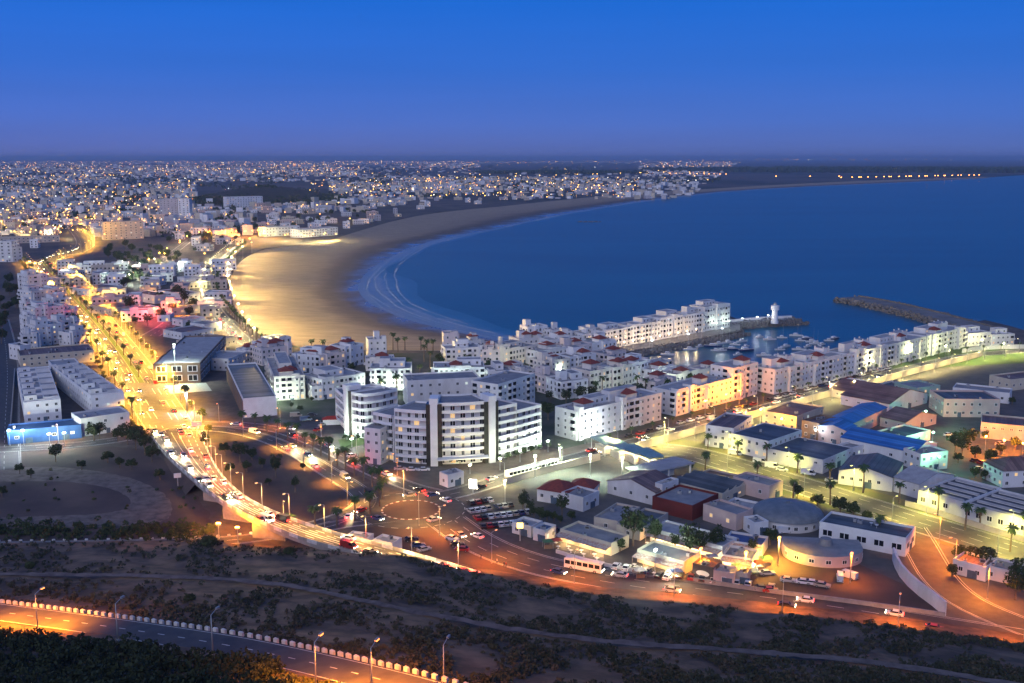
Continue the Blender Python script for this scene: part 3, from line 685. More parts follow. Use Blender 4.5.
EST = [((35, 327), (62, 324), 14, 12, 4, 'tall white estate block with dark balconies above the commercial hall'), ((58, 322), (80, 319), 14, 10, 3, 'white estate block touching the avenue verge above the commercial hall'),
       ((35, 309), (64, 306), 16, 12, 4, 'white estate block with stepped roofs halfway up the avenue'), ((50, 300), (70, 298), 14, 9, 3, 'small white estate block next to the avenue trees'), ((31, 292), (58, 289), 18, 13, 4, 'blue shaded estate block below the tallest one'),
       ((28, 276), (47, 274.5), 22, 17, 5, 'tallest grey white estate block at the top of the avenue')]
EST += [((60, 312), (78, 309), 12, 8, 2, 'low white estate house by the avenue trees, above the commercial hall'), ((27, 318), (37, 317), 14, 11, 3, 'narrow white estate block on the left edge of the stepped group'), ((52, 290), (66, 288), 12, 8, 2, 'low white estate house right of the blue shaded block'), ((44, 281), (60, 279), 14, 10, 3, 'white estate block right of the tallest grey one'), ((26, 303), (37, 302), 14, 10, 3, 'narrow white block below the blue shaded one'), ((22, 336), (40, 334.5), 10, 9, 3, 'white block just above the pale green shed'), ((70, 334), (90, 331), 12, 8, 2, 'low white block at the avenue end of the stepped group')]
for a, b_, d, h, f, l in EST: B(l, a, b_, d, h, f, ref='t', balc=.3, group=g1, sp=3.2, style='bays', **APT)
bluew = mat('blue_painted_wall', (.03, .10, .30), (.022, .075, .22), .4, .7)
B('long blue fronted market with floodlights on its roof edge', (8, 445), (82, 438), 12, 5, 1, wall=bluew, roof=mat('blue_roof', (.035, .09, .2), (.05, .11, .22), .3, .6), name='market', lit=.1, sp=6, win=(1.6, 1.2), doors=2)
B('two storey white corner house between blue market and avenue', (81.5, 437), (130.5, 429.5), 13, 7, 2, sp=5, name='corner_house')
# --- arena and warehouses right of the avenue
tan = mat('tan_brick_wall', (.26, .17, .11), (.18, .115, .075), .3, .9)
B('big flat roofed sports hall right of the avenue', (153, 365), (200, 364), (129, 338), 9.5, 2, ref='t', wall=tan, roof=paleroof, sp=7, win=(5, 3.2), doors=0, units=4, name='sports_hall')
B('long grey roofed warehouse with brown piers and white gable end', (243, 400), (276.5, 397.5), (200, 367), 8, 1, ref='t', wall=white2, roof=seamed('long_grey_roof', (.15, .16, .155), (.23, .235, .23), 3.0, axis='Y'), faces='', doors=0, units=0, name='warehouse')
root, W, D, h = TOPS[-1]
for k in range(16):
    g = MB(); y0 = D * (k + .04) / 16; g.box(-.35, -.003, y0, y0 + D / 16 * .9, -.4, h - .6, 0); g.build('wall_bay', [tan if k % 4 else brownroof], root)
B('small white house with dark windows behind the long warehouse', (229, 371), (248, 363), 16, 6, 2, sp=3)
B('low grey flat roofed store behind the small white house', (204, 352), (236, 345), 22, 4.5, 1, wall=beige, roof=greyroof, name='store')
B('low brown roofed pavilion between sports hall and beach road', (182, 340), (214, 335), 20, 4, 1, wall=white, roof=brownroof, name='pavilion')
# --- marina village
gm = 'white marina village blocks'
MV = [  # label, N, R, L, h, floors, balc, pav, pent, ref
 ('long white block with lit green foot, nearest the long warehouse', (275, 401), (305.5, 399), (250, 380), 11, 4, .5, 2, 1, 'b'),
 ('white block with three small red roofs behind the long marina block', (262, 366), (292, 362), 14, 9, 3, .2, 3, 0, 'b'),
 ('white square stair house with plain walls against the yellow beach', (271, 340), (291, 337.5), 12, 9, 3, 0, 0, 0, 't'),
 ('low white wing with red roof left of the beach tower', (245, 352), (270, 349), 12, 6, 2, 0, 2, 0, 't'),
 ('left arm of the curved white row facing the garden', (293, 371), (320, 373.5), 12, 9, 3, .2, 1, 1, 'b'),
 ('middle arm of the curved white row facing the garden', (320, 373.5), (346, 369), 12, 9, 3, .2, 1, 1, 'b'),
 ('right arm of curved row, tall with red hip roof', (346, 368), (364, 364), 12, 11, 3, .3, 1, 0, 'b'),
 ('white square tower alone against the beach sand', (369, 364), (387, 363), 10, 13, 4, 0, 0, 0, 'b'),
 ('white terrace house at the foot of the square beach tower', (366, 371), (395, 370), 10, 6, 2, .3, 1, 0, 'b'),
 ('white terraced block above the hotel corner with cluttered roof', (322, 381), (365, 374), 18, 9, 3, .2, 0, 1, 't'),
 ('low white annexe left of the cluttered terraced block', (312, 388), (334, 386), 12, 6, 2, 0, 0, 0, 't'),
 ('white four storey block left of the palm walk', (370.5, 391), (411, 390.5), 16, 10.5, 4, .4, 0, 1, 'b'),
 ('white four storey block right of the palm walk, lit entrance', (434, 391), (485, 390), 16, 10.8, 4, .4, 1, 1, 'b'),
 ('white block with dark balconies behind the right hotel wing', (488, 393), (513, 391.5), 15, 10, 3, .5, 0, 1, 'b'),
 ('white block squeezed behind the hotel roof and red street', (513, 391), (536, 387), 14, 9, 3, .4, 1, 1, 'b'),
 ('plain white square tower standing on the beach edge', (444, 355), (459.5, 354.5), 10, 12, 3, 0, 0, 0, 'b'),
 ('white villa row right of the plain beach tower', (446, 365), (483, 363), 13, 8.5, 3, .4, 1, 1, 'b'),
 ('white red roofed pavilion house at the water edge', (468, 354), (484, 352.5), 10, 7, 2, .2, 1, 0, 'b'),
 ('slim white stair tower in the middle of the village', (500, 368), (509.5, 367), 8, 12, 4, 0, 0, 0, 'b'),
 ('white block left of the slim stair tower', (482, 368), (500, 368), 12, 9.5, 3, .4, 1, 1, 'b'),
 ('long white block right of the slim stair tower', (509.5, 367), (537, 361), 12, 9, 3, .3, 0, 1, 'b'),
 ('white crenelled tower on the seaward edge of the village', (528, 346), (547.5, 344), 10, 11, 3, .2, 0, 0, 'b'),
 ('white pointed gabled tower beside the crenelled tower', (550, 346), (563, 344.5), 10, 9, 3, .2, 0, 0, 'b'),
 ('white house with red roof below the crenelled tower', (519, 352), (548, 349), 12, 7, 2, .3, 2, 0, 'b'),
 ('white stepped house below the pointed tower', (549, 353), (576, 350), 12, 7, 2, .3, 1, 1, 'b'),
 ('white terrace house above the village gardens, second row', (538, 366), (566, 361), 12, 7.5, 2, .3, 1, 1, 'b'),
 ('white terrace house with red roof right of centre, second row', (566, 361), (592, 357), 12, 7.5, 2, .3, 1, 1, 'b'),
 ('white terrace house at the right end of the second row', (592, 357), (616, 353.5), 12, 7.5, 2, .3, 1, 0, 'b'),
 ('white house with red roof next to the inner quay', (604, 366), (626, 362), 11, 6, 2, .4, 1, 0, 'b'),
 ('white terraced house in the third row, left', (545, 378), (570, 374), 13, 8, 3, .4, 1, 1, 'b'),
 ('white terraced house in the third row, middle', (570, 373), (596, 369), 12, 8, 3, .4, 1, 1, 'b'),
 ('pinkish white house with roof terraces above the red street', (561, 400), (588, 396.5), 14, 8, 3, .3, 0, 1, 'b'),
 ('white house with blank gable left of the pinkish house', (545, 394), (561, 391.5), 12, 8, 3, .2, 0, 1, 'b'),
 ('white house with lamplit roof terrace beside red hip roof', (590, 393), (613, 388), 13, 10, 3, .4, 1, 0, 'b'),
 ('white block with arched loggias right of the lamplit terrace', (613, 389), (632, 384.5), 13, 10, 3, .5, 1, 0, 'b'),
 ('white block with red roof at the end of the loggia row', (632, 384), (650, 379), 12, 9.5, 3, .4, 1, 1, 'b'),
 ('white house behind the loggia row, near the basin', (625, 375), (648, 370), 11, 6, 2, .3, 1, 0, 'b'),
 ('white blank walled tower house beside the boat basin', (648, 375), (672, 370), 9, 5, 2, .2, 0, 0, 'b'),
 ('white two storey house with two dark square windows', (651, 383), (676, 378), 11, 6, 2, .0, 1, 0, 'b'),
 ('low white house with red roofs behind the orange lit block', (676, 384), (700, 378), 9, 4.2, 1, .0, 1, 0, 'b'),
 ('low white quay house with yellow lit wall at the basin', (700, 378), (725, 373), 9, 3.8, 1, .0, 1, 0, 'b'),
 ('white garden house behind the four storey boulevard block', (655, 397), (676, 391), 10, 6.5, 2, .2, 1, 0, 'b')]
for l, n, r, d, h, f, ba, pv, pn, rf in MV:
    B(l, n, r, d, h, f, ref=rf, balc=ba, pav=pv, pent=pn, group=gm, sp=rngb.uniform(2.3, 3.1), lit=.07, style='bays', win=(rngb.uniform(1.1, 1.6), rngb.uniform(1.4, 1.9)), wall=rngb.choice((white, white, white2, offwhite, pinkwhite)), roof=rngb.choice((paleroof, paleroof, greyroof)), units=5)
gb = 'white blocks along the marina boulevard'
B('four storey white boulevard block with lamplit corner roof terrace', (576, 441), (661, 420), (555, 435), 11.5, 4, balc=.25, units=5, pav=2, lit=.04, sp=3.4, group=gb, pent=1, style='bays')
B('four storey white block glowing orange under the boulevard lamp', (676, 416.5), (741, 398.5), (660, 409), 10.5, 4, balc=.25, units=4, pav=1, lit=.06, sp=3.4, group=gb, style='bays')
B('tall cream tower house beside the orange boulevard lamp', (733, 401), (757, 394), 13, 15, 5, balc=.4, units=2, pav=1, lit=.06, sp=3.2, group=gb)
gq = 'row of white blocks along the harbour'
SEG = [((774, 394.5), (808, 386.6)), ((809, 386.3), (846, 377.2)), ((847, 377), (886, 367.2)), ((887, 367), (925, 357.2)), ((926, 357), (964.5, 347))]
for i, (a, b_) in enumerate(SEG):
    B('white harbour block with red pavilion and roof tower, %s' % ['nearest the basin mouth', 'second from the basin end', 'middle of the row of five', 'second from the sea end', 'nearest the sea end'][i], a, b_, 14, 11.5, 4, balc=.3, pav=1, units=3, pent=1, lit=.04, sp=3.2, group=gq, style='bays')
    root, W, D, h = TOPS[-1]; g = MB(); x0 = W * .62; g.box(x0, x0 + 5.5, 6, 11.5, h, h + 4.2, 0, 1)
    for q in ((x0, 6), (x0 + 4.9, 6), (x0, 10.9), (x0 + 4.9, 10.9)): g.box(q[0], q[0] + .6, q[1], q[1] + .6, h + 4.2, h + 5, 0)
    g.build('roof_tower', [white, paleroof], root)
B('low white stepped villa group at the root of the breakwater', (967, 347), (990, 345), 14, 7.5, 2, group=gq, balc=.3, pent=1, sp=3)
B('low white villa with lamp right of the stepped villas', (991, 345.5), (1014, 344.5), 12, 6, 2, group=gq, balc=.2, pent=1, sp=3, lit=.3)
gj = 'white row houses on the jetty'
SEGJ = [((563, 351), (583, 350), 8), ((583, 350), (604, 347.5), 9), ((604, 350), (630, 345), 10.5), ((630, 345), (660, 339.6), 11), ((660, 339.6), (688, 334.5), 13), ((688, 334.5), (704, 331.6), 12.5), ((704, 331.6), (729.5, 327.2), 15.5)]
for i, (a, b_, h) in enumerate(SEGJ):
    B('white jetty house with arched dark windows, %s' % ['furthest from the lighthouse, half hidden', 'second counted from the landward end', 'third counted from the landward end', 'middle one, above the lit arcade', 'fifth, above the lit arcade', 'narrow one left of the tallest', 'tallest one nearest the lighthouse'][i],
      a, b_, 13, h, 4 if h > 9 else 3, balc=.35, pent=1, units=2, lit=.05, sp=2.6, group=gj, win=(1.4, 1.7), style='bays')
# --- harbour sheds and yards on the right
W1 = dict(units=1)
greenlitw = mat('green_lit_plaster', (.36, .50, .40), (.3, .42, .34), .2, .85)  # green lamplight put into the wall colour
blueroof = seamed('blue_sheet_roof', (.03, .14, .40), (.06, .20, .48), 1.5, .5)
B('white two storey office with pinkish roof at the head of port street', (705, 446), (733, 450), 24, 8, 3, roof=brownroof, sp=2.6, name='office_block', **W1)
B('white factory with dark flat roof next to the white office', (768, 460), (801, 448), (734, 450), 7, 2, roof=darkroof, sp=3.2, name='factory', parapet=.3, **W1)
B('long white warehouse with dark roof and small high windows', (822.5, 474), (852, 461), (769, 461), 5, 1, roof=darkroof, sp=4.5, win=(1.4, .8), winz=.7, name='warehouse', parapet=.2, **W1)
B('narrow white shed with brown end behind the long dark roof', (836, 464), (866, 455.5), 6, 4, 1, sp=3, name='shed', roof=greyroof, **W1)
B('pink gabled workshop front with big grey door', (818, 442), (846, 447), 10, 6.5, 2, wall=pinkm, roof=blueroof, style='gable low', sp=3.4, name='workshop')
B('blue roofed hall running back behind the pink gable', (845, 441), (886, 421), (822, 435), 6, 1, wall=pinkm, roof=blueroof, style='gablex low', sp=6, name='warehouse', doors=0)
B('long bright blue roofed shed above the grey yards', (913, 467), (936, 457), (846, 449), 5.5, 1, wall=white, roof=blueroof, style='gable low', sp=5, win=(1.4, 1.2), name='warehouse')
B('white two storey house at the end of long blue roof', (920, 472), (947, 468.5), (912, 464), 6, 2, sp=3, name='house', roof=greyroof)
B('brown two storey house lit by a white wall lamp', (801, 437), (819, 441), 14, 6.5, 2, wall=tan, roof=brownroof, sp=3, name='house', lit=.2)
B('yellow lit two storey workshop below the boulevard wall', (796, 431), (823, 420), (764, 424), 5.5, 2, wall=cream, roof=brownroof, sp=3.6, name='workshop')
B('wide low hall with dark red roofs right of the boulevard', (889, 414), (927, 403), (834, 406), 4.5, 1, wall=white, roof=brownroof, style='gable low', sp=6, win=(1.5, .7), name='warehouse')
B('red and brown roofed shed beside the wide dark red hall', (860, 402), (884, 394), (832, 396), 4, 1, wall=beige, roof=brownroof, style='gable low', name='shed', sp=6)
B('small white flat house below the marina wall', (848, 396), (868, 390), 10, 4, 1, name='house', sp=4)
B('mint green lit building with a row of windows', (916, 402), (939.5, 399), 14, 6, 2, wall=greenlitw, roof=greyroof, sp=3, name='office_block', lit=.2)
B('long low roof between the green lit building and red hall', (893, 400), (914, 394), 12, 4, 1, roof=darkroof, name='shed', sp=5)
B('pink two storey depot with dark roof and purple gate', (943, 417), (999, 417.5), 18, 7.5, 2, wall=pinkm, roof=darkroof, sp=3.4, name='depot', doors=2)
B('long low white shed behind the pink depot', (952, 398), (1009, 404), 12, 4.5, 1, roof=greyroof, sp=6, name='shed')
B('orange lit warehouse front with a row of dark vents', (980, 438), (1060, 446), 16, 6, 1, wall=beige, roof=brownroof, sp=3, win=(1.5, .7), winz=.75, name='warehouse', doors=0)
B('cream and white house at the right edge below the lawn', (1010, 391), (1050, 386), (988, 386), 5, 1, wall=cream, roof=brownroof, sp=4, name='house')
B('pale roofed white workshop left of the striped roofs', (918, 499), (953, 489), (891, 492), 5, 1, roof=paleroof, style='gable low', sp=3, win=(.8, .8), name='workshop')
stripe = mat('dark_roof_between_skylights', (.05, .055, .065), (.09, .095, .105), .2, .8)
B('left white factory with pale skylight stripes on dark roof', (962, 521), (1000, 506), (920, 507), 5.5, 1, roof=stripe, style='sky', sp=3.2, win=(1.8, 1.8), winz=.6, name='factory')
B('right white factory with pale skylight stripes on dark roof', (1040, 544), (1075, 527), (963, 521.5), 5.5, 1, roof=stripe, style='sky', sp=3.2, win=(1.8, 1.8), winz=.6, name='factory')
B('white house with brown roof at the right edge above the factory', (1002, 488), (1045, 486), 12, 6, 2, roof=brownroof, style='hip', sp=3, name='house')
B('low grey workshop behind the long blue shed', (900, 448), (930, 440), 12, 3.5, 1, wall=white, roof=darkroof, sp=5, name='workshop')
B('grey brown shed roofs right of the dark red hall', (905, 432), (936, 424), (880, 426), 4, 1, wall=beige, roof=brownroof, style='gable low', sp=6, name='shed')
B('grey blue shed with dormer strip below the narrow white shed', (838, 484), (892, 492), 20, 5, 1, roof=darkroof, wall=white, sp=2.6, win=(1.2, 1.2), style='gable low', name='workshop')
# --- the block between port street and the front road
redw = mat('dark_red_wall', (.17, .025, .02), (.12, .02, .016), .3, .8)
B('long white arcade building with flat dark roof beside the dome', (905, 557), (914.5, 545), (820.5, 538), 5, 1, roof=darkroof, wall=white2, sp=4.2, win=(3.2, 2), name='arcade_building', lit=.0, units=3)
B('villa with red hip roofs behind dark trees', (537, 501), (567, 506), 10, 4.2, 1, roof=redtile, style='hip', sp=3, name='villa', lit=.1)
B('second red hip roof villa touching the white annexe', (567, 499), (592, 502), 9, 4.2, 1, roof=redtile, style='hip', sp=3, name='villa')
B('flat roofed white annexe in front of the red roofed villas', (583, 512), (599, 505), (562, 506), 4.2, 1, roof=greyroof, sp=3, name='annexe')
B('long white hall with dull red roof below the bus yard', (655, 506), (679, 496), (603, 495), 4.5, 1, roof=brownroof, style='gablex low', sp=5, name='hall')
B('white stair house on the right of dull red roof', (662, 504), (678, 498), (655, 502), 6, 2, name='stair_house', sp=3)
B('flat grey shed between villa annexe and dark tree', (618, 533), (640, 518), (600, 524), 3, 1, roof=greyroof, wall=beige, sp=5, name='shed')
B('grey roofed store with a pale ridge line beside the tree', (640, 541), (668, 524), (620, 533), 3, 1, roof=darkroof, wall=beige, sp=5, name='store')
B('flat grey roofed store with dark red painted wall', (692, 521), (718, 508), (654, 510), 4.3, 1, roof=greyroof, wall=redw, faces='r', sp=5, name='store', doors=0)
B('pink and white house right of the dark red wall', (736, 531), (752.5, 525), (697, 522), 4.6, 1, roof=greyroof, wall=pinkm, sp=5, name='house')
B('orange lit sawtooth roofed workshop above the dark red wall', (722, 505), (745, 495), (670, 491), 3.2, 1, roof=darkroof, wall=cream, style='saw', sp=6, win=(1.6, .7), name='workshop')
B('pink walled house with white gable beside port street', (769, 501), (782.5, 495.5), (733, 491), 4.6, 1, wall=pinkm, roof=greyroof, sp=5, name='house')
B('row of sheds with blue doors behind the pink walled house', (740, 494), (752, 488), (699, 483.5), 3.2, 1, roof=brownroof, wall=beige, sp=4, name='shed', doors=3)
B('pale flat shed between dark red wall and dome', (748, 522), (760, 514), (724, 515), 3.2, 1, roof=paleroof, sp=4, name='shed')
B('white house with flat roof left of the parking lot', (448, 488), (464, 484), (434, 486), 4, 1, name='house', sp=3)
B('lit white snack kiosk at the edge of the front road', (512, 533), (531, 538), 6, 3, 1, name='kiosk', lit=.8, sp=2.5, roof=paleroof)
B('blue grey kiosk beside the lit snack kiosk', (533, 540), (545, 543), 6, 3.2, 1, name='kiosk', lit=.2, sp=3, roof=mat('blue_roof', (.035, .09, .2)))
B('white gatehouse with blue door at the dome yard', (754, 536), (768, 534), 6, 3.5, 1, name='gatehouse', sp=4, wall=white2)
B('left small white utility cabin on the bare lot', (345, 549), (366, 552), 5, 3.2, 1, name='cabin', wall=white2, faces='', units=1)
B('right small white utility cabin on the bare lot', (373, 552), (392.5, 556), 5, 3.2, 1, name='cabin', wall=white2, faces='', units=1)
B('pink walled kiosk at the front road kerb', (713, 584), (734, 587), 5, 3.2, 1, name='kiosk', wall=pinkm, sp=4)
B('pinkish low kiosk touching the pink walled kiosk', (735, 583), (747, 585), 6, 2.6, 1, name='kiosk', wall=beige, faces='', roof=brownroof)
B('low white roof shed at the far right roadside', (952, 573), (985, 582), 8, 3.5, 1, name='shed', wall=white, roof=brownroof, sp=3)
B('grey roofed barrack right of the low roadside shed', (982, 578), (1050, 594), 8, 3.2, 1, name='barrack', wall=white, roof=greyroof, sp=4)
B('left market restaurant with open lamplit front and grey roof', (560, 541), (611, 556), 9, 3.2, 1, name='restaurant', wall=cream, roof=greyroof, faces='', doors=0)
RES = [TOPS[-1]]
B('right market restaurant with orange lit front under grey roof', (637, 562), (684, 575), 9, 3.2, 1, name='restaurant', wall=cream, roof=greyroof, faces='', doors=0); RES.append(TOPS[-1])
B('white canvas roofed fish grill row behind the dark trees', (650, 541), (722, 560), 9, 3.4, 1, name='grill_row', wall=white, roof=paleroof, faces='', doors=0); RES.append(TOPS[-1])
B('dark kiosk with an oval white sign on its side', (692, 578), (713, 583), 6, 3.6, 1, name='kiosk', wall=darkstone, roof=brownroof, faces='', doors=0)
root, W, D, h = TOPS[-1]; g = MB(); g.lathe([(0.01, 0), (1.0, 0), (1.0, .06)], 20); g.build('oval_sign', white2, root); o = bpy.data.objects['oval_sign']
o.location = (W * .5, -.02, 2.0); o.rotation_euler = (R(90), 0, 0); o.scale = (1.9, .8, 1)
B('grey stall roof in the lamplit market yard', (722, 566), (752, 571), 8, 2.8, 1, name='stall', wall=white, roof=greyroof, faces='', doors=0); RES.append(TOPS[-1])
B('blue tarpaulin roofed stall in the lamplit market yard', (724, 551), (762, 557), 8, 2.8, 1, name='stall', wall=white, roof=mat('blue_tarpaulin', (.06, .10, .25), (.04, .07, .18), .8, .6), faces='', doors=0); RES.append(TOPS[-1])
TABLES = []
awn = mat('striped_awning', (.55, .5, .42), (.4, .2, .15), 1.4, .8)
for root, W, D, h in RES:      # awnings and lamps under them, tables on the terrace
    g = MB(); g.face([(0, -.01, 2.9), (W, -.01, 2.9), (W, -2.8, 2.4), (0, -2.8, 2.4)]); g.face([(0, -.01, 2.96), (0, -2.8, 2.46), (W, -2.8, 2.46), (W, -.01, 2.96)])
    for k in range(5): x = W * (k + .03) / 4.2; g.tube((min(x, W - .1), -2.7, 0), (min(x, W - .1), -2.7, 2.42), .06, .06, 5)
    g.build('awning', awn, root)
    for k in range(max(3, int(W / 2.2))):      # terrace tables, each with a cloth
        x = W * (k + .5) / max(3, int(W / 2.2)); g = MB(); yy = -3.4 - (k % 2) * 1.9; g.box(x - .5, x + .5, yy - .5, yy + .5, .70, .76); g.tube((x, yy, 0), (x, yy, .7), .06, .06, 6); g.tube((x, yy, 0), (x, yy, .05), .3, .3, 8); TABLES.append((g, root))
    for k in range(max(2, int(W / 5))):
        x = W * (k + .5) / max(2, int(W / 5)); g = MB(); g.box(x - .6, x + .6, -1.7, -1.3, 2.25, 2.38); g.build('strip_lamp', mat('lamp_strip', (.8, .8, .8), emit=((1, .72, .38), 14)), root)
        ld = bpy.data.lights.new('strip_light', 'POINT'); ld.energy = 1500; ld.color = (1, .62, .25); ld.shadow_soft_size = .4
        lo = bpy.data.objects.new('strip_light', ld); col.objects.link(lo); lo.parent = root; lo.location = (x, -1.5, 2.0)

for i, (g, root) in enumerate(TABLES):
    x_, y_ = sum(v[0] for v in g.v) / len(g.v), sum(v[1] for v in g.v) / len(g.v); g.v = [(v[0] - x_, v[1] - y_, v[2]) for v in g.v]
    o = g.build('terrace_table', [white2]); a = root.rotation_euler.z; o.location = root.location + Vector((x_ * math.cos(a) - y_ * math.sin(a), x_ * math.sin(a) + y_ * math.cos(a), .05)); o.rotation_euler.z = a
    tag(o, 'small white clothed table on the terrace before ' + root['label'].split(' with ')[0].split(' behind ')[0].split(' in the ')[0], 'table', 'terrace tables before ' + root['label'][:40])
# ================================================================ LANDMARKS
def curved(label, base, spec, D, fh, towers, lit=.05):
    """hotel on a curved plan: base = front line in pixels; spec = [(t0, t1, floors)]"""
    pts = resample(smooth([P(*p) for p in base], 3), 97); o0 = pts[48].copy(); root = empty('curved_hotel', o0, 0, label, 'hotel')
    pts = [p - o0 for p in pts]; N_ = len(pts) - 1
    fr = lambda t, d=0: offset(pts, d)[int(round(t * N_))]
    off = {d: offset(pts, d) for d in (0, 1.3, -.02, -.05, -.4, D * -1)}
    back = offset(pts, -D); inner = offset(pts, -1.5)
    if back[48].y < pts[48].y: back = offset(pts, D); inner = offset(pts, 1.5); sg = 1
    else: sg = -1
    G = lambda t, d: offset(pts, sg * d)[int(round(t * N_))]
    def band(mb, t0, t1, d0, d1, z0, z1, m=0):
        i0, i1 = int(round(t0 * N_)), int(round(t1 * N_)); a, b_ = offset(pts, sg * d0), offset(pts, sg * d1)
        poly = [(p.x, p.y) for p in a[i0:i1 + 1:2] if True] + [(p.x, p.y) for p in b_[i0:i1 + 1:2][::-1]]
        mb.prism(poly, z0, z1, m, m)
    for (t0, t1, fl) in spec:
        H = fl * fh
        mb = MB(); band(mb, t0, t1, 1.5, D, -.5, H + .01); o = mb.build('core', [white], root)
        mb = MB(); band(mb, t0, t1, .3, D - .2, H + .02, H + .25); mb.build('roof', [greyroof], root)
        mb = MB(); band(mb, t0, t1, 0, .3, H + .02, H + .9); band(mb, t0, t1, D - .2, D, H, H + .9); mb.build('roof_parapet', [white2], root)
        for k in range(1, fl + 1):
            mb = MB(); band(mb, t0, t1, 0, .18, k * fh - .35, k * fh + (.75 if k < fl else .02)); band(mb, t0, t1, .18, 1.48, k * fh - .3, k * fh - .08); mb.build('balcony_band', [white2], root)
        for t in (t0, t1):
            i = int(round(t * N_)); a, b_ = G(t, 0), G(t, D); d = (b_ - a).normalized(); w = Vector((-d.y, d.x, 0)) * .16
            mb = MB(); mb.prism([(q.x, q.y) for q in (a - w, b_ - w, b_ + w, a + w)], -.5, H + .92); mb.build('end_wall', [white], root)
        L = sum((b_ - a).length for a, b_ in zip(pts[int(t0 * N_):], pts[int(t0 * N_) + 1:int(t1 * N_) + 1])); nb = max(2, int(L / 3.4))
        for i in range(nb):
            t = t0 + (t1 - t0) * (i + .5) / nb; j = int(round(t * N_)); p = G(t, 1.49); tg = pts[min(j + 1, N_)] - pts[max(j - 1, 0)]
            for k in range(fl):
                if random.random() < .06: continue
                kd = 'dark' if random.random() > lit else 'warm'
                inst('window', WIN[kd], root, (p.x, p.y, k * fh + 1.35), math.atan2(tg.y, tg.x), (random.choice((1.3, 1.9, 2.2)), 1, 2.0))
    for t, H, wd in towers:
        j = int(round(t * N_)); tg = (pts[min(j + 2, N_)] - pts[max(j - 2, 0)]).normalized(); an = math.atan2(tg.y, tg.x); c = G(t, 0)
        tr = empty('stair_tower', c, an); tr.parent = root
        mb = MB(); mb.box(-wd / 2, wd / 2, -1.2, 5, -.5, H); mb.box(-wd / 2 - .3, wd / 2 + .3, -1.4, 5.2, H, H + 2.2); mb.build('pier', [white2], tr)
        for s in (-1, 1):
            mb = MB(); x0 = s * (wd / 2 + .02); mb.box(min(x0, x0 + s * 1.6), max(x0, x0 + s * 1.6), -.5, 4, -.5, H - .1); mb.build('glazed_slot', [mat('dark_tinted_glass', (.035, .035, .03), (.06, .06, .045), .3, .25)], tr)
    return root, pts, G
hotel, hp, HG = curved('long curved white hotel with eight banded storeys and two stair towers', [(374, 458), (400, 464), (437, 466), (483, 464), (515, 457), (541, 449)],
    [(0, .14, 6), (.145, .33, 7), (.37, .63, 8), (.67, .81, 7), (.815, 1.0, 6)], 14, 2.85, [(.35, 23.4, 2.6), (.65, 23.4, 2.6)], lit=.09)
mb = MB()   # the lit ground-floor canopy of the hotel
a, b_ = HG(.38, -.3), HG(.62, -.3); mb.prism([(a.x, a.y), (b_.x, b_.y), (b_.x + .6, b_.y - 4), (a.x - .3, a.y - 4)], 2.9, 3.25); mb.build('entrance_canopy', [white2], hotel)
hotel2, _, _ = curved('shorter curved white hotel wing with dark slot towers, left of the banded one', [(336, 424), (343, 432), (352, 437), (362, 440), (380, 438), (398, 433)],
    [(0, .36, 5), (.5, 1.0, 6)], 15, 3.0, [(.43, 19, 3.0)], lit=.04)
B('white linking wing with grey flat roof between the two curved hotels', (365, 463), (381, 465), 16, 13, 4, wall=white, roof=greyroof, sp=3.2, name='hotel_wing', cat='hotel')
B('white hotel wing rising behind the right end of the banded hotel', (498, 425), (535, 412), 14, 17, 6, wall=white, roof=greyroof, sp=3.2, name='hotel_wing', cat='hotel', balc=.6)
B('grey curved roofed back building of the hotel', (408, 408), (480, 404), 16, 12, 3, wall=white, roof=greyroof, sp=4, name='hotel_wing', cat='hotel')
# --- dome
c = P(787, 522); dm = empty('domed_hall', c, 0, 'round hall with a wide shallow grey dome', 'hall')
mb = MB(); mb.lathe([(10.3, -.4), (10.3, 2.6), (10.5, 2.6), (10.5, 3.0)], 40); mb.build('drum_wall', [white], dm)
mb = MB(); mb.lathe([(10.9, 3.0), (10.9, 3.25)] + [(10.7 * math.cos(a), 3.25 + 3.2 * math.sin(a)) for a in [R(x) for x in range(0, 86, 8)]] + [(.6, 6.5), (.6, 6.8)], 40); mb.build('dome', [mat('dome_sheet', (.14, .16, .17), (.2, .215, .22), .5, .55)], dm, True)
for k in range(20):
    a = 2 * math.pi * k / 20; inst('window', WIN['dark'], dm, (10.3 * math.cos(a), 10.3 * math.sin(a), 1.4), a + math.pi / 2, (1.3, 1, 1.3))
# --- fan shaped terrace building
c = P(822, 556); fan = empty('fan_hall', c, R(-8), 'low fan shaped hall with curved pink wall and flat grey roof', 'hall')
poly = [(-11, 6), (-11, 0)] + [(11 * math.cos(a) , 9 * math.sin(a)) for a in [R(180 + 9 * k) for k in range(1, 21)]] + [(11, 6)]
mb = MB(); mb.prism(poly, -.4, 3.2, 0, 1); mb.build('walls', [pinkm, greyroof], fan)
mb = MB(); mb.tube((1, 1, 3.2), (1, 1, 5.0), 2.0, 1.6, 14); mb.build('roof_lantern', [greyroof], fan)
for k in range(7): a = R(200 + 24 * k); inst('window', WIN['dark'], fan, (11.0 * math.cos(a), 9.0 * math.sin(a) - .02, 1.6), a + math.pi / 2, (1.6, 1, 1.2))
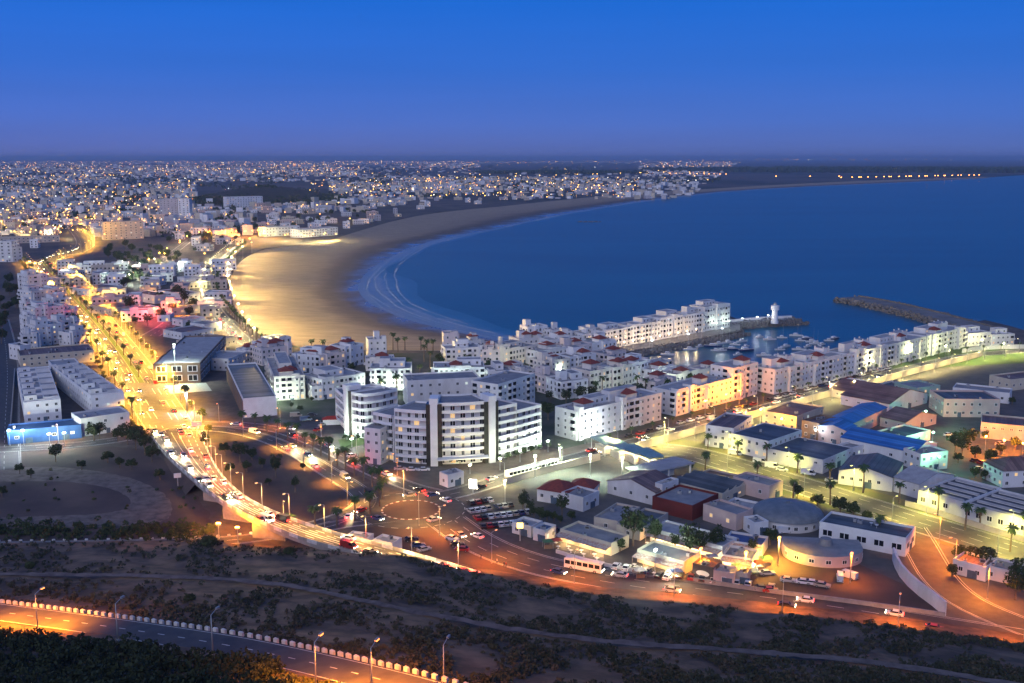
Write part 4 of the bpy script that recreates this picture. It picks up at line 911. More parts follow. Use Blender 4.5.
# --- bus station canopies, gate hall roof
teal = mat('teal_sheet_roof', (.22, .36, .36), (.17, .3, .31), .4, .6)
for i, (q, l) in enumerate([((604, 452), 'nearest the white boulevard block'), ((619, 457), 'second from the boulevard'), ((634, 461.5), 'third from the boulevard'), ((648, 466), 'nearest the grey flat canopy')]):
    c = P(*q); cn = empty('station_canopy', c, R(24), 'pale teal canopy roof of the bus station, ' + l, 'canopy', 'bus station canopies')
    mb = MB(); mb.box(-3, 3, -6, 6, 4.6, 4.9, 0); mb.face([(-3.2, -6.2, 4.95), (3.2, -6.2, 5.25), (3.2, 6.2, 5.25), (-3.2, 6.2, 4.95)], 0); mb.build('roof_panel', [teal], cn)
    for x in (-2.6, 2.6):
        for y in (-5.4, 5.4): mb = MB(); mb.tube((x, y, 0), (x, y, 4.6), .14, .14, 8); mb.build('post', [white2], cn)
    mb = MB(); mb.box(-2, 2, -3.5, 3.5, 0, 2.8, 0, 1); mb.box(-1.6, 1.6, -3.53, -3.5, .9, 2.2, 2); mb.build('ticket_booth', [cream, paleroof, lit_warm], cn)
    ld = bpy.data.lights.new('canopy_light', 'POINT'); ld.energy = 3200; ld.color = (1, .85, .5); lo = bpy.data.objects.new('canopy_light', ld); col.objects.link(lo); lo.parent = cn; lo.location = (0, -4.6, 4.0)
c = P(660, 477); cn = empty('flat_canopy', c, R(35), 'wide flat grey canopy beside the teal roofs', 'canopy')
mb = MB(); mb.box(-12, 12, -5, 5, 4.0, 4.5, 0); mb.build('roof_slab', [paleroof], cn); mb = MB(); mb.box(-11, 6, -1, 4, 0, 4.0, 0); mb.build('walls', [white], cn)
for x in (-10.5, 0, 10.5): mb = MB(); mb.box(x - .25, x + .25, -4.6, -4.1, 0, 4.0); mb.build('post', [white2], cn)
# --- walls
def wall(name, label, pix, h, w, m, cat='wall', z=GZ, cap=True, pill=0):
    pts = smooth([P(x, y, z) for x, y in pix], 1); L = sum((b_ - a).length for a, b_ in zip(pts, pts[1:])); pts = resample(pts, max(4, int(L / 5))); o0 = pts[0].copy(); pts = [p - o0 for p in pts]
    root = empty(name, o0, 0, label, cat); mb = MB(); A, B_ = offset(pts, -w / 2), offset(pts, w / 2); up = Vector((0, 0, h)); dn = Vector((0, 0, -.5))
    for i in range(len(pts) - 1):
        for a, b_ in ((A[i], A[i + 1]), (B_[i + 1], B_[i])): mb.face([a + dn, b_ + dn, b_ + up, a + up])
    for e in (0, -1): mb.face([A[e] + dn, B_[e] + dn, B_[e] + up, A[e] + up])
    mb.build('wall_face', [m], root)
    mb = MB(); A, B_ = offset(pts, -w / 2 - .08), offset(pts, w / 2 + .08); u2 = Vector((0, 0, h + .15))
    for i in range(len(pts) - 1):
        mb.face([A[i] + u2, B_[i] + u2, B_[i + 1] + u2, A[i + 1] + u2]); mb.face([A[i] + up, A[i + 1] + up, A[i + 1] + u2, A[i] + u2]); mb.face([B_[i] + up, B_[i] + u2, B_[i + 1] + u2, B_[i + 1] + up])
    mb.build('coping', [m], root); return root
wall('boundary_wall', 'long pale wall along the marina boulevard, lit yellow', [(505, 485), (560, 470), (600, 460)], 2.6, .35, cream)
wall('boundary_wall', 'long cream wall between harbour sheds and marina boulevard', [(632, 452), (700, 433), (770, 413), (850, 391), (930, 369.5), (972, 359), (982, 356)], 3.0, .4, cream)
wall('boundary_wall', 'white wall turning along the lagoon lawn towards the sea', [(962, 353), (985, 349.5), (1030, 348.5), (1080, 349)], 2.4, .35, white)
wall('retaining_wall', 'tall pale curving wall between market yard and orange access road', [(893, 560), (898, 575), (914, 592), (932, 605), (945, 616)], 3.6, .5, white)
wall('boundary_wall', 'cream factory wall along the port street palms', [(905, 506), (921, 510), (962, 524), (1040, 547)], 1.8, .3, cream)
wall('boundary_wall', 'low roadside wall below the market yard', [(690, 581), (760, 592), (840, 602), (905, 611), (945, 617)], 1.0, .35, concrete)
wall('boundary_wall', 'low white wall of the villa parking', [(640, 573), (600, 566), (556, 553)], .9, .25, white)
wall('boundary_wall', 'pale wall beside the blue grey street at far left', [(10, 440), (13, 400), (15, 372)], 2.0, .3, concrete)
# --- breakwaters: concrete crown on a heap of boulders
rock = mat('harbour_rock', (.10, .095, .09), (.17, .16, .15), .5, .95)
def breakwater(label, pix, w, h, crown, wallh=0):
    pts = resample(smooth([P(x, y, 0) for x, y in pix], 2), 50); o0 = pts[0].copy(); pts = [p - o0 for p in pts]
    root = empty('breakwater', o0, 0, label, 'breakwater'); mb = MB(); A, B_ = offset(pts, -w / 2), offset(pts, w / 2)
    fl = offset(pts, -w / 2 - 5), offset(pts, w / 2 + 5)
    for i in range(49):
        up = Vector((0, 0, h)); dn = Vector((0, 0, -1.5))
        mb.face([A[i] + up, B_[i] + up, B_[i + 1] + up, A[i + 1] + up]); mb.face([fl[0][i] + dn, A[i] + up, A[i + 1] + up, fl[0][i + 1] + dn]); mb.face([B_[i] + up, fl[1][i] + dn, fl[1][i + 1] + dn, B_[i + 1] + up])
    mb.face([A[-1] + up, B_[-1] + up, fl[1][-1] + dn, fl[0][-1] + dn]); mb.face([A[0] + up, fl[0][0] + dn, fl[1][0] + dn, B_[0] + up])
    mb.build('core', [crown], root)
    mb = MB(); rg = random.Random(5)
    for k in range(900):      # boulders
        i = rg.randrange(50); f = rg.random(); s = rg.choice((0, 1)); e = (A, B_)[s][i].lerp(fl[s][i], f); r = rg.uniform(.7, 1.5)
        p = e + Vector((rg.uniform(-2, 2), rg.uniform(-2, 2), h * (1 - f) - .5))
        if i == 49 or i == 0: p += (pts[i] - pts[abs(i - 1)]).normalized() * rg.uniform(0, 5)
        M = Matrix.Translation(p) @ Matrix.Rotation(rg.uniform(0, 3), 4, Vector((rg.random(), rg.random(), rg.random())).normalized())
        mb.box(-r, r, -r * .8, r * .8, -r * .7, r * .7, M=M)
    mb.build('boulders', [rock], root)
    if wallh:
        mb = MB(); a, b_ = offset(pts, -w / 2 + .5), offset(pts, -w / 2 + 1.3)
        for i in range(49):
            u0, u1 = Vector((0, 0, h - .1)), Vector((0, 0, h + wallh))
            for q in ([a[i] + u0, a[i + 1] + u0, a[i + 1] + u1, a[i] + u1], [b_[i] + u1, b_[i + 1] + u1, b_[i + 1] + u0, b_[i] + u0], [a[i] + u1, a[i + 1] + u1, b_[i + 1] + u1, b_[i] + u1]): mb.face(q)
        mb.build('wave_wall', [white if wallh > 1 else rock], root)
    return root
breakwater('dark rock jetty ending below the white lighthouse', [(732, 327.5), (760, 324.5), (794, 323)], 9, 3.2, concrete, 1.6)
breakwater('long outer breakwater of grey rock and concrete, out in the bay', [(850, 301), (885, 307), (930, 318), (975, 331), (990, 335)], 20, 3.4, mat('weathered_mole_top', (.13, .125, .12), (.22, .21, .2), .12, .95), .9)
breakwater('dark landward rock bank of the basin quay', [(624, 357), (660, 350), (700, 343.5), (738, 335)], 2, 2.6, paving)
# lighthouse
c = P(774.5, 322.5, 3.2); lh = empty('lighthouse', c, 0, 'white lighthouse with a wide lantern gallery at the jetty end', 'lighthouse')
mb = MB(); mb.lathe([(2.6, -.6), (2.6, 1.2), (2.2, 1.2), (1.8, 8.5), (1.9, 8.8)], 20); mb.build('tower', [white2], lh)
mb = MB(); mb.lathe([(3.0, 8.8), (3.0, 9.3), (2.8, 9.3), (2.8, 11.3), (3.0, 11.3), (3.0, 11.7), (1.2, 12.2)], 20); mb.build('lantern_gallery', [white2], lh)
mb = MB(); mb.lathe([(1.2, 12.2), (1.2, 13.2), (.2, 14)], 12); mb.build('lantern', [steel], lh)
# boats
hullw = mat('boat_hull_white', (.72, .72, .73), rough=.3); deckm = mat('boat_deck', (.5, .45, .38), (.42, .38, .32), 1, .7); hullb = mat('boat_hull_blue', (.03, .06, .16), rough=.3)
def hullmesh(name, L, W, H, hm):
    mb = MB(); st = [(-.5, .7), (-.25, 1), (.1, .95), (.32, .6), (.5, .02)]; rows = []
    for f, w in st: rows.append([(f * L, -w * W / 2, H), (f * L, -w * W * .3, -.3), (f * L, w * W * .3, -.3), (f * L, w * W / 2, H)])
    for a, b_ in zip(rows, rows[1:]):
        for k in range(3): mb.face([a[k], b_[k], b_[k + 1], a[k + 1]], 0)
        mb.face([a[0], a[3], b_[3], b_[0]], 1)
    mb.face(rows[0], 0); return mb.mesh(name, [hm, deckm])
def cabmesh(L, W, H):
    mb = MB(); mb.box(-.2 * L, .15 * L, -W * .3, W * .3, H, H + 1.0); mb.box(-.17 * L, .153 * L, -W * .303, W * .303, H + .45, H + .8, 1); mb.box(-.18 * L, .05 * L, -W * .26, W * .26, H + 1.0, H + 1.5); return mb.mesh('cabin', [hullw, glass])
HULLS = [(hullmesh('hull', 12, 3.6, 1.4, hullw), cabmesh(12, 3.6, 1.4), 12), (hullmesh('hull', 9, 3, 1.1, hullw), cabmesh(9, 3, 1.1), 9), (hullmesh('hull', 15, 4.2, 1.7, hullb), cabmesh(15, 4.2, 1.7), 15)]
mb = MB(); mb.tube((0, 0, 1.2), (0, 0, 13), .1, .06, 5); mb.tube((0, 0, 2.6), (-4, 0, 2.6), .07, .07, 5); MAST = mb.mesh('mast', [steel])
BO = [(812, 342), (822, 345), (668, 355), (738, 355), (746, 351), (716, 351), (648, 353), (672, 349), (690, 350), (700, 347), (713, 347), (719, 344), (728, 343), (735, 345), (742, 342), (722, 351), (732, 350), (746, 347), (764, 356), (780, 350), (786, 347), (800, 341), (806, 339.5), (776, 357), (799, 350), (808, 347), (816, 344), (829, 341), (834, 339.5), (782, 338), (770, 340), (760, 337.5), (796, 336)]
for i, q in enumerate(BO):
    hm, cm, L = HULLS[(0, 1, 0, 1, 2, 1)[i % 6]]; sail = i % 3 != 1; c = P(*q, 0.0)
    o = empty('yacht' if sail else 'motor_boat', c, R(12 + 25 * math.sin(i * 2.3)), '%s in the marina basin, %s from quay end' % ('yacht with bare mast' if sail else 'motor boat with low cabin', nth(i + 1)), 'boat', 'boats moored in the marina basin')
    o.scale = (.72, .72, .72); inst('hull', hm, o); inst('cabin', cm, o)
    if sail: inst('mast', MAST, o, (L * .12, 0, 0))
# far rock in the bay
mb = MB(); c = P(588, 222, 0)
for k in range(14): mb.box(-16 + k * 2.4, -13.2 + k * 2.4, -2.5 + (k * 5 % 4) * 1.6, 1 + (k * 5 % 4) * 1.6, -1, .5 + (k * 7 % 3) * .6)
mb2 = mb.build('rock_islet', [rock]); mb2.location = c; mb2.scale = (1.3, 1, 1); tag(mb2, 'low dark rock reef alone in the bay off the far beach', 'reef')
# billboards and the floodlit court
def sign(label, q, w, h, z0, rz, m, name='billboard'):
    s = empty(name, P(*q), rz, label, 'billboard'); mb = MB(); mb.box(-w / 2, w / 2, -.12, .12, z0, z0 + h); mb.build('panel', [m], s)
    mb = MB(); mb.tube((0, 0, 0), (0, 0, z0), .18, .18, 8); mb.build('post', [steel], s)
sign('brightly lit white billboard on a post by the roundabout', (473, 493), 2.6, 3.2, 1.6, R(-10), mat('lit_billboard', (.9, .9, .9), emit=((1, .97, .85), 7)))
sign('small orange lit sign above the snack kiosk', (520, 541), 1.8, 1.6, 4, 0, mat('orange_lit_sign', (.9, .5, .1), emit=((1, .6, .12), 6)), 'roadside_sign')
sign('pale blank direction sign beside the avenue end', (197, 437), 4, 2.0, 4.5, R(10), white2, 'direction_sign')
sign('small pale direction sign at the flyover foot', (178, 486), 2.4, 1.6, 3, R(20), white2, 'direction_sign')
court = patch('sports_court', [(164, 386), (206, 383), (212, 391), (170, 394)], mat('pale_court', (.42, .45, .40), (.36, .39, .35), .5, .8))
# ================================================================ VEGETATION
rgv = random.Random(3)
def leafcloud(mb, c, rx, rz, n, s, rg, m=0):
    for k in range(n):
        a, h = rg.uniform(0, 6.283), rg.uniform(-1, 1); q = math.sqrt(1 - h * h); rr = rg.uniform(.45, 1.0) ** .6
        p = Vector((c[0] + rx * rr * q * math.cos(a), c[1] + rx * rr * q * math.sin(a), c[2] + rz * rr * h))
        u = Vector((rg.gauss(0, 1), rg.gauss(0, 1), rg.gauss(0, .6))).normalized(); w = u.orthogonal().normalized(); ss = s * rg.uniform(.6, 1.3)
        w.rotate(Matrix.Rotation(rg.uniform(0, 6), 3, u)); v = u.cross(w)
        mb.face([p - w * ss - v * ss * .5, p + w * ss - v * ss * .5, p + w * ss * .7 + v * ss * .6, p - w * ss * .7 + v * ss * .6], m)
def palm_meshes(h, seed):
    rg = random.Random(seed); mb = MB(); lean = rg.uniform(-.3, .3); pts = [(lean * (i / 6) ** 2, 0, h * i / 6) for i in range(7)]
    for i in range(6): mb.tube(pts[i], pts[i + 1], .34 - .025 * i, .34 - .025 * (i + 1), 7, cap=(i == 5))
    tr = mb.mesh('trunk', [trunkm], True); mb = MB(); top = Vector(pts[-1])
    for k in range(22):
        a = 6.283 * k / 22 + rg.uniform(-.15, .15); el = rg.uniform(-.25, 1.1); L = rg.uniform(2.0, 2.7); p = top.copy(); prev = None
        for j in range(6):
            t = j / 5; d = Vector((math.cos(a) * math.cos(el), math.sin(a) * math.cos(el), math.sin(el)))
            side = Vector((-math.sin(a), math.cos(a), 0)) * (.42 * math.sin(math.pi * (.12 + .86 * t)) + .04); dr = Vector((0, 0, -abs(side.length) * .5))
            row = (p - side + dr, p.copy(), p + side + dr)
            if prev: mb.face([prev[0], prev[1], row[1], row[0]]); mb.face([prev[1], prev[2], row[2], row[1]])
            prev = row; p = p + d * (L / 5); el -= .34
    for k in range(20): a = rg.uniform(0, 6.28); q = top + Vector((math.cos(a) * .45, math.sin(a) * .45, -rg.uniform(.4, 1.3))); mb.face([q, q + Vector((.2, .1, -.7)), q + Vector((-.1, .2, -.7))], 1)
    return tr, mb.mesh('crown', [leafm, trunkm])
PALMS = [palm_meshes(h, i) for i, h in enumerate((6.0, 7.5, 9.0))]
def tree_meshes(h, r, seed):
    rg = random.Random(seed); mb = MB(); mb.tube((0, 0, -.3), (0, 0, h * .4), .28, .2, 7); cl = MB()
    for k in range(9):
        a = 6.283 * k / 9 + rg.uniform(-.3, .3); e = Vector((math.cos(a) * r * rg.uniform(.2, .72), math.sin(a) * r * rg.uniform(.2, .72), h * rg.uniform(.5, .9)))
        mb.tube((0, 0, h * rg.uniform(.25, .4)), e, .12, .04, 5); leafcloud(cl, e, r * rg.uniform(.32, .5), h * rg.uniform(.12, .2), 46, .34, rg)
    leafcloud(cl, (0, 0, h * .68), r * .7, h * .25, 120, .36, rg)
    return mb.mesh('trunk', [trunkm]), cl.mesh('crown', [treeleaf])
AVT = tree_meshes(5.5, 2.8, 33); AVT[1].materials[0] = avleaf
TREES = [tree_meshes(6.5, 3.0, 21), tree_meshes(8, 3.6, 22), tree_meshes(5.5, 2.8, 23), tree_meshes(10, 3.0, 24)]
def palm(p, label, group='palm trees', k=None, s=1.0):
    t = PALMS[rgv.randrange(3) if k is None else k]; o = empty('palm_tree', p, rgv.uniform(0, 6.28), label, 'palm tree', group); s *= rgv.uniform(.85, 1.12); o.scale = (s, s, s)
    inst('trunk', t[0], o); inst('crown', t[1], o); return o
def tree(p, label, group='trees', k=None, s=1.0):
    t = AVT if group == 'avenue trees' else TREES[rgv.randrange(3) if k is None else k]; p = p + Vector((rgv.uniform(-.9, .9), rgv.uniform(-.9, .9), 0)) if group == 'avenue trees' else p; o = empty('broadleaf_tree', p, rgv.uniform(0, 6.28), label, 'tree', group); s *= rgv.uniform(.7, 1.25); o.scale = (s, s, s * rgv.uniform(.9, 1.1))
    inst('trunk', t[0], o); inst('crown', t[1], o); return o
def along(pts, off, step, start=0):
    o = offset(pts, off); L = [0]
    for a, b_ in zip(o, o[1:]): L.append(L[-1] + (b_ - a).length)
    out = []; t = start; k = 0
    while t < L[-1]:
        while L[k + 1] < t: k += 1
        f = (t - L[k]) / max(L[k + 1] - L[k], 1e-6); d = (o[k + 1] - o[k]).normalized(); out.append((o[k].lerp(o[k + 1], f), d)); t += step
    return out
for i, (p, d) in enumerate(along(La, 2.6, 34, 5)[:44]): palm(p, 'palm on the left kerb of the golden avenue, %s from its far end' % nth(i + 1), 'avenue palms')
for i, (p, d) in enumerate(along(Ra, -4.2, 26, 5)[:46]): tree(p, 'lamplit tree on the right kerb of the avenue, %s from its far end' % nth(i + 1), 'avenue trees', k=2, s=.7)
for i, (p, d) in enumerate(along(MED[:52], -.2, 34, 8)): palm(p, 'palm on the avenue median, %s from its far end' % nth(i + 1), 'avenue palms', k=0)
for i, (p, d) in enumerate(along(La, 5.6, 15, 9)): tree(p, 'lamplit tree on the left pavement of the avenue, %s from its far end' % nth(i + 1), 'avenue trees', k=2, s=.65)
for i, q in enumerate([(300, 380), (310, 372), (318, 392), (366, 379), (352, 372), (340, 392), (415, 392), (428, 386), (490, 370), (498, 378), (540, 372), (556, 371), (575, 384), (584, 380), (597, 379), (606, 384), (620, 377), (640, 388), (648, 391), (660, 389), (672, 386), (690, 381), (541, 386), (549, 402), (566, 405), (580, 402), (592, 399), (622, 396), (634, 392), (529, 356), (560, 357), (588, 352), (468, 368), (440, 366), (505, 394), (480, 393), (532, 398), (544, 410), (548, 420), (640, 398)]): tree(P(*q), 'dark garden tree among the marina houses, %s from the long warehouse' % nth(i + 1), 'marina garden trees', None, .8)
for i, (p, d) in enumerate(along(LOOP, -6.0, 7.5, 30)[:24]): palm(p, 'palm beside the loop road below the hotels, %s from the avenue' % nth(i + 1), 'loop road palms', k=i % 2)
for i, (p, d) in enumerate(along(PORTST, -10.5, 14, 26)): palm(p, 'palm on the far pavement of port street, %s from its top' % nth(i + 1), 'port street palms')
for i, (p, d) in enumerate(along(PROM, 8, 13, 6)): palm(p, 'palm on the sea side of the beach road, %s from the marina' % nth(i + 1), 'beach road palms', k=0)
for i, (p, d) in enumerate(along(BLVD, -7, 13, 95)[:30]): palm(p, 'small palm on the house side of the boulevard, %s from the roundabout side' % nth(i + 1), 'boulevard palms', k=0, s=.6)
for i, q in enumerate([(393, 350), (398, 352), (405, 350), (421, 350), (427, 352), (433, 351), (424, 362), (430, 368), (420, 376), (431, 382), (409, 372)]): palm(P(*q), 'palm on the marina palm walk, %s from the beach' % nth(i + 1), 'palm walk palms')
for i, q in enumerate([(312, 357), (323, 355), (443, 372), (470, 392), (452, 393), (488, 380), (381, 392), (397, 392), (357, 400), (602, 395), (595, 398), (637, 391), (621, 402), (645, 396), (667, 394)]): palm(P(*q), 'palm in the marina village gardens, %s from the beach side' % nth(i + 1), 'village palms')
for i, q in enumerate([(757, 484), (830, 505), (879, 541), (793, 500), (705, 474), (965, 530), (1010, 552)]): palm(P(*q), 'lone palm on the near verge of port street, %s from its top' % nth(i + 1), 'port street palms', k=1)
TR = [((128, 445), 1, 1.2), ((136, 450), 1, 1.2), ((145, 455), 1, 1.1), ((152, 462), 0, 1), ((118, 442), 0, 1), ((100, 439), 1, 1.0), ((94, 441), 0, .9), ((56, 462), 1, .9), ((20, 474), 2, .7), ((31, 478), 2, .55), ((2, 497), 2, .9),
      ((108, 463), 2, .8), ((120, 468), 2, .8), ((132, 470), 2, .8), ((160, 480), 2, .9), ((82, 470), 2, .7)]
for i, (q, k, s) in enumerate(TR): tree(P(*q), 'dark tree around the corner house and dirt lot, %s from the avenue side' % nth(i + 1), 'trees by the dirt lot', k, s)
for i, (q, k, s) in enumerate([((206, 450), 3, .8), ((240, 462), 1, .9), ((252, 460), 0, .9), ((262, 468), 0, .8), ((247, 472), 2, .8), ((276, 478), 3, .8), ((225, 455), 2, .9), ((295, 492), 3, .7), ((230, 474), 2, .7), ((303, 470), 2, .6), ((268, 485), 2, .6)]): tree(P(*q), 'dark tree on the bare interchange ground, %s counted from the avenue' % nth(i + 1), 'interchange trees', k, s)
for i, (q, k, s) in enumerate([((633, 546), 1, 1.35), ((655, 549), 3, .9), ((675, 552), 3, .75), ((690, 560), 1, 1.1), ((700, 556), 1, 1.0), ((715, 555), 3, .8), ((770, 545), 2, .8), ((523, 514), 3, .8), ((530, 516), 3, .7), ((562, 518), 3, .7), ((840, 515), 2, .9), ((853, 519), 2, .9), ((866, 523), 2, .8),
                               ((797, 499), 2, .7), ((817, 508), 2, .9), ((848, 530), 2, .5), ((860, 540), 2, .5), ((752, 556), 3, .6), ((620, 552), 2, .6), ((690, 470), 2, .6)]): tree(P(*q), 'dark tree among the market and port sheds, %s from the left group' % nth(i + 1), 'market trees', k, s)
for i, (q, k, s) in enumerate([((540, 519), 2, .55), ((547, 521), 2, .55), ((554, 522), 2, .55), ((534, 517), 2, .5), ((560, 523), 2, .5), ((571, 521), 2, .5)]): tree(P(*q), 'low dark hedge tree in front of the villas, %s from the left' % nth(i + 1), 'villa hedge trees', k, s)
for i, (q, k, s) in enumerate([((955, 452), 1, 1.1), ((962, 455), 1, 1), ((968, 450), 1, 1), ((975, 458), 0, 1), ((985, 440), 0, .7), ((958, 463), 2, .8), ((990, 463), 2, .9), ((1000, 455), 2, .9), ((1015, 450), 2, .9), ((1012, 405), 2, .8), ((1006, 475), 2, .8), ((985, 480), 2, .7), ((975, 478), 2, .7),
                               ((960, 560), 2, .7), ((972, 566), 1, .8), ((985, 570), 1, .8), ((1015, 600), 1, 1), ((1020, 592), 1, 1), ((952, 577), 2, .5)]): tree(P(*q), 'tree in the yards at the right edge, %s from the green lamp' % nth(i + 1), 'right yard trees', k, s)
i = 0
for q in [(438, 461), (445, 463), (452, 464), (460, 464), (428, 463), (421, 464), (500, 462), (508, 460), (516, 457), (524, 455), (532, 453), (540, 450), (345, 440), (352, 442), (358, 440), (549, 448), (292, 408), (300, 412), (312, 402), (318, 398)]:
    i += 1; tree(P(*q), 'shrub sized tree in the hotel gardens, %s counted from the entrance' % nth(i), 'hotel garden trees', 2, .5)
i = 0
for z_, n, (x0, x1, y0, y1) in ((1, 14, (0, 22, 285, 345)), (2, 30, (100, 205, 246, 262)), (3, 26, (120, 165, 262, 290)), (4, 14, (130, 200, 300, 330)), (5, 14, (150, 240, 232, 246)), (6, 16, (300, 380, 205, 225)), (7, 10, (250, 300, 215, 235))):
    lab = ['', 'on the dark slope left of the estate', 'in the dark park behind the sports hall', 'in the park by the avenue bend', 'along the car park street', 'in the hotel quarter by the beach', 'in the villa quarter above the beach', 'in the gardens by the white beach hotels'][z_]
    for k in range(n):
        i += 1; tree(P(rgv.uniform(x0, x1), rgv.uniform(y0, y1)), 'tree %s, %s of its group counting inland' % (lab, nth(k + 1)), 'trees ' + lab, None, 1.25 if z_ < 6 else 1.6)
# --- scrub on the hillside: nobody could count it
def roadrow(x): return lin(x, [(-120, 600), (0, 616), (60, 624), (130, 634), (200, 645), (260, 656), (330, 672), (400, 690), (470, 712)])
def pathrow(x): return lin(x, [(-120, 574), (0, 577), (120, 578), (220, 581), (290, 588), (360, 603), (450, 622), (540, 637), (640, 648), (760, 655), (880, 666), (1024, 690)])
mb = MB(); rg = random.Random(17); cnt = 0
from mathutils import noise as mnoise
while cnt < 7000:
    x = rg.uniform(-60, 1090); c = lin(x, CREST); y = rg.uniform(c, 700)
    if -9 < y - roadrow(x) < 13 and x < 440: continue
    if abs(y - pathrow(x)) < 3.2: continue
    if mnoise.noise(Vector((x * .018, y * .045, 0))) + rg.uniform(-.25, .25) < -.1: continue
    p = hill(x, y, .2); r = rg.uniform(.2, .8) * (1.6 if rg.random() < .07 else 1)
    leafcloud(mb, p + Vector((0, 0, r * .3)), r, r * .55, int(7 + r * 16), .2 + r * .06, rg, 0 if rg.random() < .7 else 1); cnt += 1
tag(mb.build('scrub', [shrubleaf, mat('dry_scrub_leaf', (.10, .085, .055), (.07, .06, .04), .3, .95)]), kind='stuff')
mb = MB(); rg = random.Random(18); cnt = 0
while cnt < 520:
    x = rg.uniform(-60, 285); y = rg.uniform(roadrow(x) + 10 + max(0, 8 - x * .05), 720)
    p = hill(x, y, .2); r = rg.uniform(.7, 1.8); leafcloud(mb, p + Vector((0, 0, r * .5)), r, r * .8, int(50 * r), .26, rg); cnt += 1
tag(mb.build('thicket', [mat('thicket_leaf', (.016, .028, .012), (.035, .05, .022), .4, .95)]), kind='stuff')
mb = MB(); rg = random.Random(19)
for k in range(420):      # the dark bushes below the dirt lot and on the track banks
    x = rg.uniform(-40, 215); y = rg.gauss(532, 5) if k < 260 else rg.uniform(470, 536)
    if k >= 260 and mnoise.noise(Vector((x * .03, y * .06, 3))) < .1: continue
    p = P(x, min(y, 540)); r = rg.uniform(.5, 1.5) if k < 260 else rg.uniform(.3, .8); leafcloud(mb, p + Vector((0, 0, r * .6)), r, r * .8, int(26 * r) + 8, .32, rg)
tag(mb.build('undergrowth', [treeleaf]), kind='stuff')
def shrubmesh(seed):
    mb = MB(); rg = random.Random(seed); mb.tube((0, 0, -.4), (0, 0, .8), .12, .08, 5, 1); leafcloud(mb, (0, 0, 1.2), 2.1, 1.3, 420, .26, rg); return mb.mesh('round_shrub', [treeleaf, trunkm])
for q, s, l in [((209, 546), 1.1, 'dark round shrub on the hill crest below the flyover piers'), ((289, 554), .7, 'smaller dark round shrub on the crest under the flyover deck'), ((190, 601), .55, 'round bush just above the hill road, near the middle lamp'), ((30, 568), .6, 'low round bush above the footpath at the left')]:
    o = inst('round_shrub', shrubmesh(int(q[0])), None, hill(*q), 0, (s, s, s)); tag(o, l, 'shrub')
# --- guard stones along the hill road and the underpass road
mb = MB(); mb.box(-.42, .42, -.22, .22, -.3, .42); mb.box(-.36, .36, -.17, .17, .42, .48); STONE = mb.mesh('guard_stone', [kerb_white])
for i, (p, d) in enumerate(along(HROAD, -4.0, 1.9, 0)[:85]):
    q = p + Vector((0, 0, .8)); o = inst('guard_stone', STONE, None, q, math.atan2(d.y, d.x)); tag(o, 'white guard stone in the row edging the hill road', 'guard stone', 'guard stones of the hill road')
for i, (p, d) in enumerate(along(UNDER, -4.2, 3.2, 20)[:45]):
    o = inst('guard_stone', STONE, None, p, math.atan2(d.y, d.x)); tag(o, 'white guard stone in the row edging the underpass road', 'guard stone', 'guard stones of the underpass road')

# ================================================================ LAMPS
SOD, GOLD, YEL, GRN, COOL, WARM = (1, .25, .008), (1, .49, .045), (1, .82, .36), (.82, 1, .80), (.85, .95, 1), (1, .70, .36)
def headmat(c): return mat('lamp_glow_%d_%d' % (int(c[0] * 100) + int(c[1] * 1000), int(c[2] * 100)), (.8, .8, .8), emit=(c, 4.5))
LAMPMESH = {}
def lampmesh(h, c, kind):
    key = (h, c, kind)
    if key not in LAMPMESH:
        mb = MB(); mb.tube((0, 0, -.3), (0, 0, h), .13, .07, 6); mb.tube((0, 0, 0), (0, 0, .5), .2, .2, 8); pole = mb.mesh('pole', [steel], True)
        mb = MB()
        if kind == 'arm': mb.tube((0, 0, h - .05), (1.6, 0, h + .45), .06, .05, 5); mb.box(1.3, 2.1, -.14, .14, h + .42, h + .56)
        else: mb.tube((0, 0, h), (0, 0, h + .25), .2, .3, 8); mb.box(-.4, .4, -.2, .2, h + .25, h + .45)
        arm = mb.mesh('arm' if kind == 'arm' else 'bracket', [steel]); mb = MB()
        if kind == 'arm': mb.box(1.35, 2.05, -.17, .17, h + .26, h + .42)
        else: mb.box(-.6, .6, -.3, .3, h + .02, h + .5)
        LAMPMESH[key] = (pole, arm, mb.mesh('lamp_head', [headmat(c)]) if c else mb.mesh('lamp_head', [steel]))
    return LAMPMESH[key]
LD = {}
def light(kind, c, power, parent, loc, cone=150, blend=.7, rot=(0, 0, 0), rad=.25):
    key = (kind, c, power, cone, blend, rad)
    if key not in LD:
        l = bpy.data.lights.new('lamp_light', kind); l.color = c; l.energy = power; l.shadow_soft_size = rad
        if kind == 'SPOT': l.spot_size = R(cone); l.spot_blend = blend
        LD[key] = l
    o = bpy.data.objects.new('lamp_light', LD[key]); col.objects.link(o); o.parent = parent; o.location = loc; o.rotation_euler = rot; return o
def lamp(p, rz, label, c, power, h=9, kind='arm', group=None, cone=155, lit=True, name='street_lamp', cat='street lamp'):
    o = empty(name, p, rz, label, cat, group); a, b_, hd = lampmesh(h, c if lit else None, kind); inst('pole', a, o); inst('arm' if kind == 'arm' else 'bracket', b_, o); inst('lamp_head', hd, o)
    if lit and power and kind == 'post' and h <= 6: light('POINT', c, round(power * .8, -2), o, (0, 0, h + .9))
    elif lit and power: light('SPOT', c, power, o, (1.7 if kind == 'arm' else 0, 0, h + .2 if kind == 'arm' else h - .05), cone, .8)
    return o
